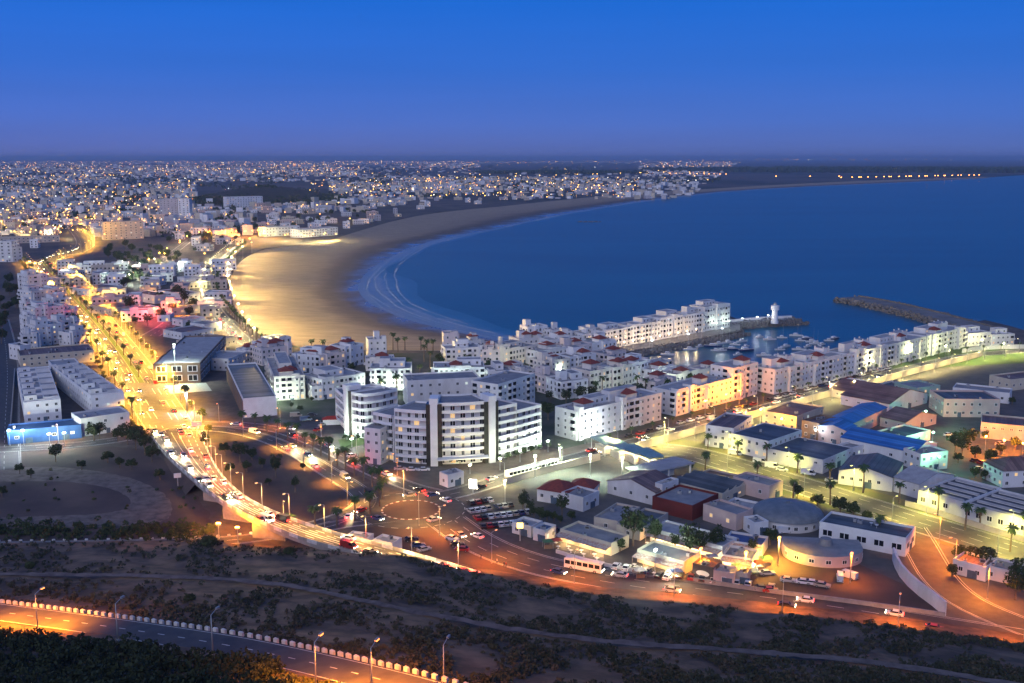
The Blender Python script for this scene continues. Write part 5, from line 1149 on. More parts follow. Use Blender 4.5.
def lamps_along(pts, off, step, start, label, c, power, h=9, group=None, maxn=99, face=1, lit=lambda i: True, cone=155):
    for i, (p, d) in enumerate(along(pts, off, step, start)[:maxn]):
        lamp(p, math.atan2(d.y, d.x) + face * math.pi / 2, label % nth(i + 1), c, power, h, group=group, lit=lit(i), cone=cone)
K = 2.9
lamps_along(La, .9, 22, 10, 'golden street lamp on the left kerb of the avenue, %s from its far end', GOLD, 34000 * K, 10, 'avenue lamps', face=1, cone=140)
lamps_along(Ra, -.9, 22, 21, 'golden street lamp on the right kerb of the avenue, %s from its far end', GOLD, 34000 * K, 10, 'avenue lamps', face=-1, cone=140)
lamps_along(FRONT, 7.4, 27, 12, 'orange street lamp on the hill side of the front road, %s from the roundabout', SOD, 8500 * K, 9, 'front road lamps', face=1)
lamps_along([a for a in FRa], -.15, 15, 20, 'slim lamp on the right parapet of the flyover, %s from the avenue', (1, .5, .12), 9500 * K, 8, 'flyover lamps', maxn=16, cone=125, face=-1)  # poles stand unlit; their light is added to warm the deck
lamps_along(LOOP, 4.6, 26, 10, 'orange lamp on the inner kerb of the loop road, %s from the avenue', (1, .45, .06), 8500 * K, 8, 'loop road lamps', face=1, cone=112)
lamps_along(HOTELRD, -4.4, 30, 6, 'orange lamp on the hotel side of the road above the palms, %s from the avenue', SOD, 4200 * K, 8, 'hotel road lamps', face=-1, cone=112)
lamps_along(BLVD, 5.2, 30, 30, 'yellow street lamp along the marina boulevard, %s from the roundabout', YEL, 7500 * K, 8, 'boulevard lamps', face=1)
lamps_along(PORTST, -9.5, 28, 8, 'yellowish street lamp on the far side of port street, %s from its top', (1, .87, .17), 6500 * K, 9, 'port street lamps', face=-1)
lamps_along(PORTST, 9.5, 34, 40, 'yellowish street lamp on the near side of port street, %s from its top', (1, .87, .17), 9500 * K, 9, 'port street lamps', face=1)
lamps_along(ACCESS, -5.6, 20, 14, 'orange lamp on the left kerb of the port access road, %s from port street', SOD, 11500 * K, 9, 'access road lamps', face=-1)
lamps_along(PROM, -6, 17, 4, 'warm street lamp on the beach road, %s from the marina', YEL, 9000 * K, 9, 'beach road lamps', face=-1)
lamps_along(FARAV, 12, 26, 4, 'golden lamp beside the hill avenue bend, %s from the near bend', GOLD, 26000 * K, 10, 'hill avenue lamps')
lamps_along(SITE, -4.6, 32, 10, 'orange lamp in front of the blue market, %s from the left', SOD, 3000 * K, 8, 'market street lamps', face=-1)
lamps_along(BLVD, 12.5, 17, 96, 'yellow lamp on the yard side of boulevard wall, %s from the bus yard', (1, .80, .28), 6000 * K, 7, 'wall lamps', face=-1)
lamp(P(404, 499), R(-90), 'tall lamp on the far side of the roundabout', (1, .5, .1), 7000 * K, 10)
lamp(P(419, 526), R(90), 'tall lamp on the near side of the roundabout', (1, .5, .1), 7000 * K, 10)
for q, l in [((652, 350), 'cool lamp on the basin quay, nearest the houses'), ((688, 343.5), 'cool lamp on the basin quay, middle of three'), ((722, 337.5), 'cool lamp on the basin quay, towards the lighthouse')]: lamp(P(*q), 0, l, COOL, 700 * K, 5.5, 'post', 'basin quay lamps')  # added lamps that brighten the dark boats
lamp(P(739, 404), R(200), 'brightest orange lamp, in front of the cream tower house', SOD, 6500 * K, 6, 'post')
lamp(P(726, 408), R(200), 'orange lamp just left of the brightest boulevard lamp', SOD, 5500 * K, 6, 'post')
lamp(P(705, 415), R(200), 'orange lamp before the orange lit boulevard block', SOD, 5000 * K, 6, 'post')
for q, l, c, pw, h in [((778, 566), 'glaring golden lamp over the lamplit market yard', GOLD, 24000, 8), ((745, 578), 'golden lamp beside the pink kiosk in the market yard', GOLD, 6000, 7), ((700, 574), 'orange lamp behind the dark oval sign kiosk', SOD, 7000, 7), ((655, 572), 'small white lamp before the right restaurant', GRN, 3500, 6),
                       ((850, 583), 'orange lamp near the parked trucks', SOD, 5000, 8), ((176, 384), 'tall white floodlight mast over the sports court', GRN, 26000, 20), ((187, 414), 'white floodlight at the avenue end of the court', COOL, 12000, 9),
                       ((925, 426), 'green lamp in the lane by the green building', (.3, 1, .5), 4500, 6), ((932, 448), 'green lamp halfway down the green lane', (.3, 1, .5), 4500, 6), ((938, 474), 'green lamp at the lower end of the green lane', (.3, 1, .5), 2600, 6),
                       ((985, 450), 'orange lamp left of the orange lit warehouse front', SOD, 12000, 5), ((1003, 454), 'orange lamp at the middle of the orange warehouse front', SOD, 12000, 5), ((1022, 457), 'orange lamp at the right of the orange warehouse front', SOD, 12000, 5),
                       ((981, 349), 'yellow green lamp by the low white villas', (1, .9, .4), 2600, 5), ((1003, 354), 'yellow green lamp on the lagoon lawn', (.9, 1, .4), 3000, 6), ((910, 362), 'yellow green lamp left on the lagoon lawn', (.95, 1, .4), 3200, 6), ((945, 357), 'yellow green lamp in the middle of the lagoon lawn', (.95, 1, .4), 3200, 6), ((872, 373), 'yellow lamp on the ground below the harbour wall', (1, .9, .4), 3000, 6),
                       ((560, 470), 'white lamp at the left of the bus yard', (.8, 1, .7), 12000, 8), ((590, 477), 'white lamp in the middle of the bus yard', (.8, 1, .7), 12000, 8), ((622, 480), 'white lamp at the right of the bus yard', (.8, 1, .7), 12000, 8), ((535, 478), 'white lamp near the parked white coaches', (.9, 1, .7), 9000, 8),
                       ((781, 434), 'yellow lamp beside the yellow lit workshop', GOLD, 9000, 6), ((760, 424), 'golden lamp behind the pinkish roofed office', GOLD, 9000, 6), ((815, 443), 'white lamp on the brown house wall', COOL, 1000, 5),
                       ((500, 470), 'green white lamp in the right hotel garden', (.9, 1, .75), 1900, 4), ((520, 462), 'green white lamp below the hotel end wall', (.9, 1, .75), 1900, 4), ((470, 474), 'yellow lamp under the hotel entrance canopy', YEL, 2200, 3), ((352, 447), 'green white lamp on the small hotel lawn', GRN, 3500, 3), ((347, 440), 'green white lamp by the wing corner', GRN, 2500, 3), ((548, 452), 'green white lamp at the street corner behind hotel', GRN, 3000, 4),
                       ((585, 444), 'green white lamp at the corner of boulevard block', GRN, 2200, 4), ((600, 441), 'white lamp midway along the boulevard block', COOL, 3000, 4), ((505, 505), 'dim lamp over the parked cars', YEL, 2500, 8),
                       ((10, 446), 'left blue white lamp before the blue market', COOL, 4500, 6), ((24, 446), 'second blue white lamp before the blue market', COOL, 4500, 6), ((50, 447), 'green white lamp before the blue market', GRN, 3500, 5), ((65, 446), 'right green white lamp before the blue market', GRN, 3500, 5)]:
    lamp(P(*q), R(60), l, c, pw * K, h, 'post', 'single lamps')
for i, q in enumerate([(252, 383), (257, 389), (263, 394), (270, 400), (278, 404), (292, 404), (376, 393), (388, 393), (403, 394), (440, 393), (452, 394), (466, 394), (480, 393), (424, 388), (418, 380), (432, 374), (533, 372), (547, 370), (580, 389), (610, 397), (630, 393), (560, 376), (528, 360), (505, 372), (690, 385), (712, 383), (664, 385)]):
    lamp(P(*q), 0, 'small garden lamp in the marina village, %s from the beach road' % nth(i + 1), GRN if i < 14 else (YEL if i < 17 else GRN), (1500 if i < 17 else 700) * K, 3, 'post', 'village garden lamps', name='garden_lamp', cat='garden lamp')
for i, x in enumerate(range(606, 700, 9)):
    y = 352.5 - (x - 606) * .182; lamp(P(x, y), R(90), 'warm lamp before the lit jetty arcade, %s from the landward end' % nth(i + 1), WARM, 650 * K, 4, 'post', 'jetty arcade lamps', name='garden_lamp', cat='garden lamp')
for i, (q, c) in enumerate([((716, 331), GRN), ((728, 329), GRN), ((742, 326), GRN), ((757, 324.5), COOL), ((768, 323), COOL)]): lamp(P(*q), 0, 'pale lamp at the lighthouse end of the jetty, %s from the houses' % nth(i + 1), c, 600 * K, 5, 'post', 'jetty end lamps', name='garden_lamp', cat='garden lamp')
for q, l in [((219, 539), 'orange lamp under the flyover by the left pier'), ((238, 543), 'orange lamp under the flyover between the piers'), ((285, 541), 'orange lamp under the flyover deck, right')]: lamp(P(*q), 0, l, SOD, 9000 * K, 4.5, 'post', 'underpass lamps')
for q, l, lit in [((-12, 626), 'orange hill road lamp at the left picture edge', True), ((38, 630), 'orange hill road lamp where the road enters', True), ((118, 642), 'grey unlit hill road lamp, left of two', False), ((213, 656), 'grey unlit hill road lamp above the thicket', False), ((316, 690), 'orange hill road lamp lighting the guard stones', True), ((372, 697), 'orange hill road lamp lowest in the picture', True), ((444, 690), 'grey lamp standing below the path at the bottom edge', False)]:
    lamp(hill(*q), R(70), l, SOD, 20000 * K if lit else 0, 6.6, 'arm', 'hill road lamps', lit=lit)
for i, q in enumerate([(255, 350), (249, 341), (243, 332), (239, 323), (235, 314), (232, 306), (230, 298), (228, 291), (228, 284), (229, 277), (232, 270), (236, 264), (243, 258), (252, 253.5)]):     # beach floodlights, aimed seawards
    m_ = lamp(P(*q), 0, 'tall beach floodlight mast, %s from the marina' % nth(i + 1), (1, .74, .26), 0, 13, 'post', 'beach floodlights', name='floodlight_mast', cat='floodlight')
    light('SPOT', (1, .72, .24), 160000 * K, m_, (0, 0, 13.6), 140, 1, (0, R(-73 - 4 * (i % 3)), R((-22, -4, 12, -12)[i % 4])), .5)
    light('SPOT', (1, .72, .24), 1500 * K, m_, (0, 0, 12.9), 150, .9, (0, 0, 0), .5)
# ================================================================ VEHICLES
tyre = mat('tyre_rubber', (.02, .02, .02), rough=.9); HL = mat('headlight_on', (.9, .9, .9), emit=((1, .86, .55), 30)); TL = mat('taillight_on', (.5, .02, .02), emit=((1, .03, .02), 9))
HLo = mat('headlight_off', (.7, .7, .7), rough=.2); TLo = mat('taillight_off', (.25, .01, .01), rough=.3)
BODY = {n: mat('car_paint_' + n, c, rough=.3) for n, c in dict(white=(.7, .7, .7), silver=(.4, .41, .42), black=(.02, .02, .022), blue=(.03, .06, .16), red=(.28, .02, .02), beige=(.42, .36, .28)).items()}
CARCOL = ['white', 'silver', 'black', 'white', 'blue', 'red', 'silver', 'beige', 'black', 'white']
def profile(mb, pr, w0, w1, m=0):
    """car side outline swept across its width; upper points narrower"""
    zt = max(p[1] for p in pr); L = [(x, -(w0 if z < .9 else w1) / 2, z) for x, z in pr]; Rr = [(x, -y, z) for x, y, z in L]
    mb.face(L, m); mb.face(Rr[::-1], m)
    n = len(pr)
    for i in range(n): j = (i + 1) % n; mb.face([L[i], Rr[i], Rr[j], L[j]], m)
def carmeshes():
    out = {}
    for kind, pr, gl, Lg in (('car', [(-2.1, .32), (2.1, .32), (2.15, .62), (1.95, .82), (1.0, .92), (.45, 1.40), (-1.05, 1.43), (-1.75, 1.0), (-2.12, .92)], [(.98, .93), (.47, 1.36), (-1.03, 1.39), (-1.68, 1.0)], 4.2),
                             ('van', [(-2.6, .38), (2.5, .38), (2.55, .8), (2.25, 1.05), (1.6, 1.95), (1.3, 2.1), (-2.55, 2.1), (-2.6, 1.0)], [(2.2, 1.1), (1.62, 1.9), (.6, 1.9), (.6, 1.1)], 5.2)):
        bodies = {}
        for c, m in BODY.items():
            mb = MB(); profile(mb, pr, 1.75, 1.5); bodies[c] = mb.mesh('body', [m])
        mb = MB(); gy = .885
        for s in (-1, 1): q = [(x, s * (.76 if z > 1 else .76), z) for x, z in gl]; mb.face(q if s < 0 else q[::-1])
        if kind == 'car': mb.face([(1.0, -.7, .95), (1.0, .7, .95), (.48, .68, 1.39), (.48, -.68, 1.39)]); mb.face([(-1.76, .7, 1.04), (-1.76, -.7, 1.04), (-1.08, -.68, 1.43), (-1.08, .68, 1.43)])
        else: mb.face([(2.27, -.7, 1.09), (2.27, .7, 1.09), (1.64, .68, 1.94), (1.64, -.68, 1.94)])
        win = mb.mesh('window_band', [glass]); mb = MB(); mb.tube((0, -.1, 0), (0, .1, 0), .32, .32, 12); mb.tube((0, -.11, 0), (0, .11, 0), .18, .18, 8, 1); wh = mb.mesh('wheel', [tyre, steel])
        def lampm(n, m, x): mb = MB(); mb.box(x - .05, x + .05, -.2, .2, -.09, .09); return mb.mesh(n, [m])
        out[kind] = (bodies, win, wh, {True: lampm('headlight', HL, 0), False: lampm('headlight', HLo, 0)}, {True: lampm('taillight', TL, 0), False: lampm('taillight', TLo, 0)}, Lg)
    return out
CM = carmeshes(); NC = [0]
def car(p, ang, label, group, lit=True, color=None, kind='car', far=False):
    NC[0] += 1; color = color or CARCOL[(NC[0] * 7) % 10]; bodies, win, wh, hl, tl, L = CM[kind]
    o = empty('parked_car' if not lit else ('car' if kind == 'car' else 'van'), p, ang, label.replace('COL', color), 'car' if kind == 'car' else 'van', group)
    if kind == 'van' and not lit: o.name = 'parked_van'
    inst('body', bodies[color], o); inst('window_band', win, o, (0, 0, .005))
    if not far:
        for x in (-.31, .31):
            for y in (-.8, .8): inst('wheel', wh, o, (x * L, y, .32))
    for y in (-.6, .6): inst('headlight', hl[lit], o, (L * .512, y, .68)); inst('taillight', tl[lit], o, (-L * .507, y, .78))
    return o
def traffic(pts, off, step, start, rev, label, group, far=False, maxn=60, beam=0, jit=.3, red=0):
    rg = random.Random(int(start * 10 + off * 7)); k = 0
    for i, (p, d) in enumerate(along(pts, off, step, start)[:maxn]):
        q = p + d * rg.uniform(-jit, jit) * step; a = math.atan2(d.y, d.x) + (math.pi if rev else 0); k += 1
        o = car(q + Vector((0, 0, .04)), a, label % nth(k), group, True, kind='van' if rg.random() < .12 else 'car', far=far)
        if beam: light('SPOT', (1, .80, .45), beam, o, (2.35, 0, .75), 95, .8, (0, R(-80), 0), .1)
        if red: light('POINT', (1, .05, .03), red, o, (-2.6, 0, .8), rad=.2)
def lane(f, A_=None, B_=None): return [a.lerp(b_, f) for a, b_ in zip(A_ or La, B_ or Ra)]
for j, f in enumerate((.10, .22, .34)): traffic(lane(f), 0, 52, 6 + j * 19, False, 'COL car with lit headlights coming down avenue lane ' + ('one', 'two', 'three')[j] + ', %s from far end', 'cars on the avenue', True, 30)
for j, f in enumerate((.66, .78, .90)): traffic(lane(f), 0, 56, 11 + j * 17, True, 'COL car with red taillights going up avenue lane ' + ('four', 'five', 'six')[j] + ', %s from far end', 'cars on the avenue', True, 26)
for j, f in enumerate((.12, .25, .38)): traffic(lane(f, FLa, FRa), 0, 44, 6 + j * 15, False, 'COL car with lit headlights in flyover ' + ('outer', 'middle', 'inner')[j] + ' near lane, %s from the avenue', 'cars on the flyover', False, 12, beam=20000)
for j, f in enumerate((.64, .77, .9)): traffic(lane(f, FLa, FRa), 0, 46, 3 + j * 15, True, 'COL car with red taillights in flyover ' + ('inner', 'middle', 'outer')[j] + ' far lane, %s from the avenue', 'cars on the flyover', False, 11, red=1600)
traffic(LOOP, -1.8, 24, 40, False, 'COL car with lit headlights on the loop road, %s from the avenue', 'cars on the loop road', False, 11, beam=26000)
traffic(LOOP, 1.8, 44, 12, True, 'COL car with red taillights on the loop road, %s from the avenue', 'cars on the loop road', False, 6, red=300)
traffic(FRONT, 2.2, 34, 14, False, 'COL car with lights on in the near lane of front road, %s from roundabout', 'cars on the front road', False, 9)
traffic(FRONT, -2.6, 40, 30, True, 'COL car with lights on in the far lane of front road, %s from roundabout', 'cars on the front road', False, 7)
traffic(BLVD, -2, 24, 8, False, 'COL car on the far lane of marina boulevard, %s from the roundabout', 'cars on the boulevard', False, 12)
traffic(BLVD, 2, 33, 20, True, 'COL car on the near lane of marina boulevard, %s from the roundabout', 'cars on the boulevard', False, 9)
traffic(PROM, -2, 14, 4, False, 'COL car with lit headlights on the beach road, %s from the marina', 'cars on the beach road', True, 16)
traffic(FARAV, -5, 16, 4, True, 'COL car with lit headlights on the hill avenue, %s from the bend', 'cars on the hill avenue', True, 14)
traffic(HOTELRD, 1.6, 40, 15, True, 'COL car with red taillights on the road above the palms, %s from the avenue', 'cars on the hotel road', False, 5, red=900)
traffic(HOTELRD, -1.6, 46, 30, False, 'COL car with lit headlights on the road above the palms, %s from the avenue', 'cars on the hotel road', False, 4, beam=9000)
RG = ring(13.5)
for i, k in enumerate((5, 13, 30, 41)): d = RG[k + 1] - RG[k]; car(RG[k] + Vector((0, 0, .04)), math.atan2(d.y, d.x), 'COL car with lights on circling the roundabout, %s from the boulevard arm' % nth(i + 1), 'cars on the roundabout')
# parked cars
n = 0
for r, (a, b_, m) in enumerate([((462, 506), (498, 500), 6), ((468, 513), (512, 506), 8), ((474, 520), (530, 513), 9), ((480, 528), (520, 524), 7), ((530, 529), (575, 534), 8)]):
    A, B_ = P(*a), P(*b_); d = (B_ - A).normalized()
    for k in range(m):
        if rgv.random() < .12: continue
        n += 1; car(A.lerp(B_, (k + .5) / m) + Vector((0, 0, .06)), math.atan2(d.y, d.x) + math.pi / 2 + rgv.uniform(-.05, .05), 'COL parked car in %s row of the villa parking lot, %s from its left' % (nth(r + 1), nth(k + 1)), 'cars in the villa parking lot', False)
for i, (p, d) in enumerate(along(FRONT, -8.2, 3.0, 62)[:15]):
    if i % 9 != 4: car(p + Vector((0, 0, .06)), math.atan2(d.y, d.x) + math.pi / 2, 'COL car parked nose in before the restaurants, %s from the bus' % nth(i + 1), 'cars before the restaurants', False)
for i, (q, a) in enumerate([((418, 547), .3), ((424, 551), .6), ((457, 546), .2), ((462, 551), 2.9), ((411, 541), .4), ((452, 540), -.6)]): car(P(*q) + Vector((0, 0, .05)), a, 'COL car parked on the bare lot by the cabins, %s from the left' % nth(i + 1), 'cars on the bare lot', False)
for i, (q, a) in enumerate([((788, 582), -.3), ((804, 584), -.3), ((813, 585), -.3), ((822, 587), -.4), ((756, 574), 0), ((767, 575), .1), ((762, 590), 0), ((770, 592), 0), ((660, 577), 1), ((668, 579), 1)]): car(P(*q) + Vector((0, 0, .05)), a, 'COL car standing in the lamplit market yard, %s from the golden lamp' % nth(i + 1), 'cars in the market yard', False)
for i, (q, k) in enumerate([((760, 463), 'van'), ((772, 468), 'van'), ((782, 471), 'car'), ((808, 475), 'van'), ((735, 455), 'van'), ((831, 482), 'car')]): car(P(*q) + Vector((0, 0, .05)), -.45, '%s parked before the port street warehouses, %s from the office' % ('white van' if k == 'van' else 'COL car', nth(i + 1)), 'vehicles by the warehouses', False, 'white' if k == 'van' else None, k)
for i, q in enumerate([(975, 462), (982, 464), (988, 466), (978, 470), (1000, 445), (960, 440), (948, 436)]): car(P(*q) + Vector((0, 0, .05)), .5, 'COL car parked in the yard by the pink depot, %s from the lane' % nth(i + 1), 'cars by the pink depot', False)
for i, (q, k) in enumerate([((785, 533), 'van'), ((840, 580), 'van'), ((848, 578), 'van')]): car(P(*q) + Vector((0, 0, .05)), .3 + i, 'white van near the dome and fan shaped hall, %s from the dome' % nth(i + 1), 'vans by the dome', False, 'white', k)
for i, (p, d) in enumerate(along(BLVD, -6.6, 6.5, 100)[:34]):
    if i % 5: car(p + Vector((0, 0, .06)), math.atan2(d.y, d.x), 'COL car parked on the house side of the boulevard, %s from the hotel' % nth(i + 1), 'cars along the boulevard', False)
for i, (q, a, k) in enumerate([((296, 417), .2, 'van'), ((306, 421), .4, 'van'), ((322, 426), 1.2, 'car'), ((312, 416), .1, 'car'), ((318, 431), 1.0, 'car'), ((345, 452), .8, 'car'), ((352, 457), .8, 'car'), ((400, 470), .1, 'car'), ((412, 471), .1, 'car'), ((424, 471), .1, 'car')]): car(P(*q) + Vector((0, 0, .05)), a, 'COL %s parked on the hotel forecourt, %s from the long warehouse' % (k, nth(i + 1)), 'vehicles on the hotel forecourt', False, None, k)
rt = empty('canvas_tent', P(332, 424), R(10), 'red canvas tent roof beside the hotel wing', 'tent'); mb = MB(); mb.hip(-4, 4, -2, 2, 2.4, 3.6, 0, .2); mb.build('canvas_roof', [mat('red_canvas', (.35, .03, .02), (.25, .02, .015), .6, .8)], rt); mb = MB(); mb.box(-3.8, 3.8, -1.8, 1.8, 0, 2.4); mb.build('side_walls', [white], rt)
CANV = [mat('canvas_' + n, c, tuple(x * .75 for x in c), .8, .8) for n, c in (('white', (.6, .58, .52)), ('blue', (.06, .12, .3)), ('red', (.35, .06, .04)), ('green', (.06, .18, .09)))]
for i, (q, a) in enumerate([((703, 566), .1), ((712, 563), .1), ((720, 574), .2), ((737, 573), 0), ((745, 569), .1), ((752, 578), -.1), ((758, 569), .3), ((766, 565), .2), ((640, 577), .2), ((676, 578), .1), ((556, 547), .3), ((548, 548), .2)]):
    cn_ = ('white', 'blue', 'red', 'green')[i % 4]; s = empty('market_stall', P(*q), a, '%s canvas market stall with a goods table, %s in the lamplit yards' % (cn_, nth(i + 1)), 'market stall', 'market stalls'); mb = MB(); mb.hip(-1.5, 1.5, -1.2, 1.2, 2.2, 2.8, 0, .15); mb.build('canopy', [CANV[i % 4]], s)
    for x in (-1.4, 1.4):
        for y in (-1.1, 1.1): mb = MB(); mb.tube((x, y, 0), (x, y, 2.25), .04, .04, 5); mb.build('pole', [steel], s)
    mb = MB(); mb.box(-1.2, 1.2, -.9, .1, .75, .85); mb.box(-1.1, 1.1, -.8, 0, 0, .75)
    for k in range(5): mb.box(-1.0 + k * .4, -.7 + k * .4, -.7, -.1, .85, 1.02 + .05 * (k % 2))
    mb.build('goods_table', [tan], s)
    if i % 3 == 0: light('POINT', WARM, 2500, s, (0, -.2, 2.0), rad=.1)
def bus(p, a, label, lit):
    o = empty('bus', p, a, label, 'bus', None); mb = MB(); mb.box(-5.5, 5.5, -1.25, 1.25, .4, 3.0); mb.box(-5, 4.5, -1.0, 1.0, 3.0, 3.15); mb.box(5.5, 5.6, -1.2, 1.2, .45, 1.2); mb.build('body', [BODY['white']], o)
    mb = MB()
    for s in (-1, 1):
        for k in range(6): x = -5.2 + k * 1.75; q = [(x, s * 1.256, 1.5), (x + 1.5, s * 1.256, 1.5), (x + 1.5, s * 1.256, 2.6), (x, s * 1.256, 2.6)]; mb.face(q if s < 0 else q[::-1])
    mb.face([(5.51, -1.15, 1.3), (5.51, 1.15, 1.3), (5.51, 1.15, 2.75), (5.51, -1.15, 2.75)]); mb.build('window_band', [glass], o)
    for x in (-3.4, 3.6):
        for y in (-1.15, 1.15): w = inst('wheel', CM['car'][2], o, (x, y, .48)); w.scale = (1.5, 1.2, 1.5)
    for y in (-.9, .9): inst('headlight', CM['car'][3][lit], o, (5.62, y, .8)); inst('taillight', CM['car'][4][lit], o, (-5.53, y, .9))
    return o
pt, dr = along(FRONT, -2.9, 1, 58)[0]; bus(pt + Vector((0, 0, .05)), math.atan2(dr.y, dr.x), 'white city bus with pale roof on the front road', True)
for q, l in [((519, 476.5), 'white coach parked nearest the hotel in the bus yard'), ((532, 473), 'second white coach parked in the bus yard'), ((545, 469.5), 'white coach parked furthest along the bus yard wall')]: bus(P(*q) + Vector((0, 0, .03)), R(38), l, False)
# ================================================================ PEOPLE
def person(p, a, label, shirt, step):
    me = bpy.data.meshes.new('person'); s = step
    V = [(0, 0, .95), (0, 0, 1.15), (0, 0, 1.38), (0, 0, 1.5), (.02, 0, 1.64), (.02, 0, 1.76), (0, .1, .9), (s * .5, .1, .5), (s * .3, .1, .07), (s * .3 + .16, .1, .03), (0, -.1, .9), (-s * .4, -.1, .5), (-s * .9, -.1, .08), (-s * .9 + .16, -.1, .03),
         (0, .2, 1.4), (-s * .4, .25, 1.12), (-s * .2 + .1, .25, .86), (0, -.2, 1.4), (s * .5, -.25, 1.12), (s * .8 + .1, -.25, .88)]
    E = [(0, 1), (1, 2), (2, 3), (3, 4), (4, 5), (0, 6), (6, 7), (7, 8), (8, 9), (0, 10), (10, 11), (11, 12), (12, 13), (2, 14), (14, 15), (15, 16), (2, 17), (17, 18), (18, 19)]
    Rd = [.15, .14, .15, .06, .1, .085, .095, .065, .045, .04, .095, .065, .045, .04, .06, .045, .035, .06, .045, .035]
    me.from_pydata(V, E, []); o = inst('person', me, None, p, a); o.modifiers.new('skin', 'SKIN'); sv = me.skin_vertices[0].data
    for i, r in enumerate(Rd): sv[i].radius = (r, r); sv[i].use_root = i == 0
    o.modifiers.new('sub', 'SUBSURF').render_levels = 1
    m = bpy.data.materials.new('clothing_' + shirt); m.use_nodes = True; nt = m.node_tree; tc = nt.nodes.new('ShaderNodeTexCoord'); sx = nt.nodes.new('ShaderNodeSeparateXYZ'); rp = nt.nodes.new('ShaderNodeValToRGB'); rp.color_ramp.interpolation = 'CONSTANT'
    mr = nt.nodes.new('ShaderNodeMath'); mr.operation = 'DIVIDE'; mr.inputs[1].default_value = 2.0
    nt.links.new(tc.outputs['Object'], sx.inputs[0]); nt.links.new(sx.outputs['Z'], mr.inputs[0]); nt.links.new(mr.outputs[0], rp.inputs[0]); nt.links.new(rp.outputs[0], nt.nodes['Principled BSDF'].inputs['Base Color'])
    C_ = {'white': (.6, .6, .6), 'dark': (.03, .03, .04), 'red': (.3, .03, .03), 'blue': (.04, .08, .25)}[shirt]
    for i, (q, c) in enumerate([(0, (.02, .02, .02)), (.04, (.03, .035, .06)), (.48, C_), (.75, (.35, .2, .13)), (.86, (.02, .015, .01))]):
        e = rp.color_ramp.elements[i] if i < 2 else rp.color_ramp.elements.new(q)
        e.position = q; e.color = (*c, 1)
    me.materials.append(m); tag(o, label, 'person', 'people beside the front road')
for q, a, l, sh, st in [((481, 559), .3, 'person in dark clothes walking alone near the bare lot edge', 'dark', .3), ((497, 564), 0, 'person in white top walking ahead of a pair', 'white', .35), ((504, 567), .1, 'person in dark top, left of the walking pair', 'dark', .3), ((506, 567.5), .1, 'person in red top, right of the walking pair', 'red', .3), ((560, 573), 3, 'person in blue top on the far kerb near the bus', 'blue', .25)]: person(P(*q), a, l, sh, st)

# ================================================================ THE FAR TOWN
rgf = random.Random(29)
wallms = [white, white2, cream, beige, mat('lilac_grey_plaster', (.50, .48, .50), (.42, .40, .42), .1, .9), pinkm]
dimwin = mat('dim_lit_window', (.3, .2, .1), emit=((1, .55, .18), 1.6))
def blockmesh(w, d, h, wm, rg):
    mb = MB(); mb.box(-w / 2, w / 2, -d / 2, d / 2, -1, h, 0, 1)
    if rg.random() < .6: a = rg.uniform(-.3, .1) * w; mb.box(a, a + w * .3, -d * .2, d * .3, h, h + 2.6, 0, 1)
    for a in ((-w / 2, w / 2, -d / 2, -d / 2 + .3), (-w / 2, w / 2, d / 2 - .3, d / 2), (-w / 2, -w / 2 + .3, -d / 2 + .3, d / 2 - .3), (w / 2 - .3, w / 2, -d / 2 + .3, d / 2 - .3)): mb.box(*a, h - .01, h + .8)
    for k in range(max(1, int(h / 3.2))):
        for i in range(int(w / 3.4)):
            x = -w / 2 + (i + .5) * w / int(w / 3.4); z = 3.2 * k + 1.6; m = 2 if rg.random() < .85 else 3
            mb.box(x - .75, x + .75, -d / 2 - .05, -d / 2 - .002, z - .8, z + .8, m)
        for i in range(int(d / 3.6)):
            y = -d / 2 + (i + .5) * d / int(d / 3.6); z = 3.2 * k + 1.6
            for s in (-1, 1): x = s * (w / 2 + .026); mb.box(x - .024, x + .024, y - .7, y + .7, z - .8, z + .8, 2 if rg.random() < .9 else 3)
    return mb.mesh('town_block', [wm, paleroof if rg.random() < .6 else greyroof, glass, dimwin])
FB = []
for k in range(26):
    w, d, h = rgf.uniform(8, 26), rgf.uniform(8, 15), rgf.choice((4, 4, 7, 7, 7, 10, 10, 13)); FB.append((blockmesh(w, d, h, wallms[rgf.choice((0, 0, 1, 1, 2, 3, 4, 4, 5))], rgf), w, h))
# named larger blocks
for l, n_, r_, d, h, f, m in [('pale slab hotel with rows of tall windows beside the avenue bend', (104, 240), (144, 238.5), 16, 24, 7, beige), ('left half of the twin pale tower block in the town', (160, 217), (178, 217), 18, 34, 10, mat('lilac_grey_plaster', (.5, .48, .5))), ('blank white right half of the twin tower block', (178.5, 217), (190, 217), 18, 34, 10, white2),
                              ('wide white hotel on the rise before the wooded hill', (227, 208), (263, 207), 22, 24, 6, white2), ('long white beach hotel with a row of dark windows, left part', (266, 237), (300, 235), 20, 13, 3, white2), ('long white beach hotel, right part nearer the sand', (300, 238), (338, 235), 20, 11, 3, white2),
                              ('white block with blank walls at the left edge', (0, 262), (13, 262), 18, 22, 6, white), ('white stepped block right of the left edge block', (13, 262), (23, 261), 16, 15, 4, white), ('low pale school building above the avenue bend', (0, 244), (60, 242), 14, 8, 2, beige)]:
    B(l, n_, r_, d, h, f, wall=m, sp=6 if h > 20 else 5, lit=.12, win=(2.4, 1.8), group='large blocks in the town', units=2)
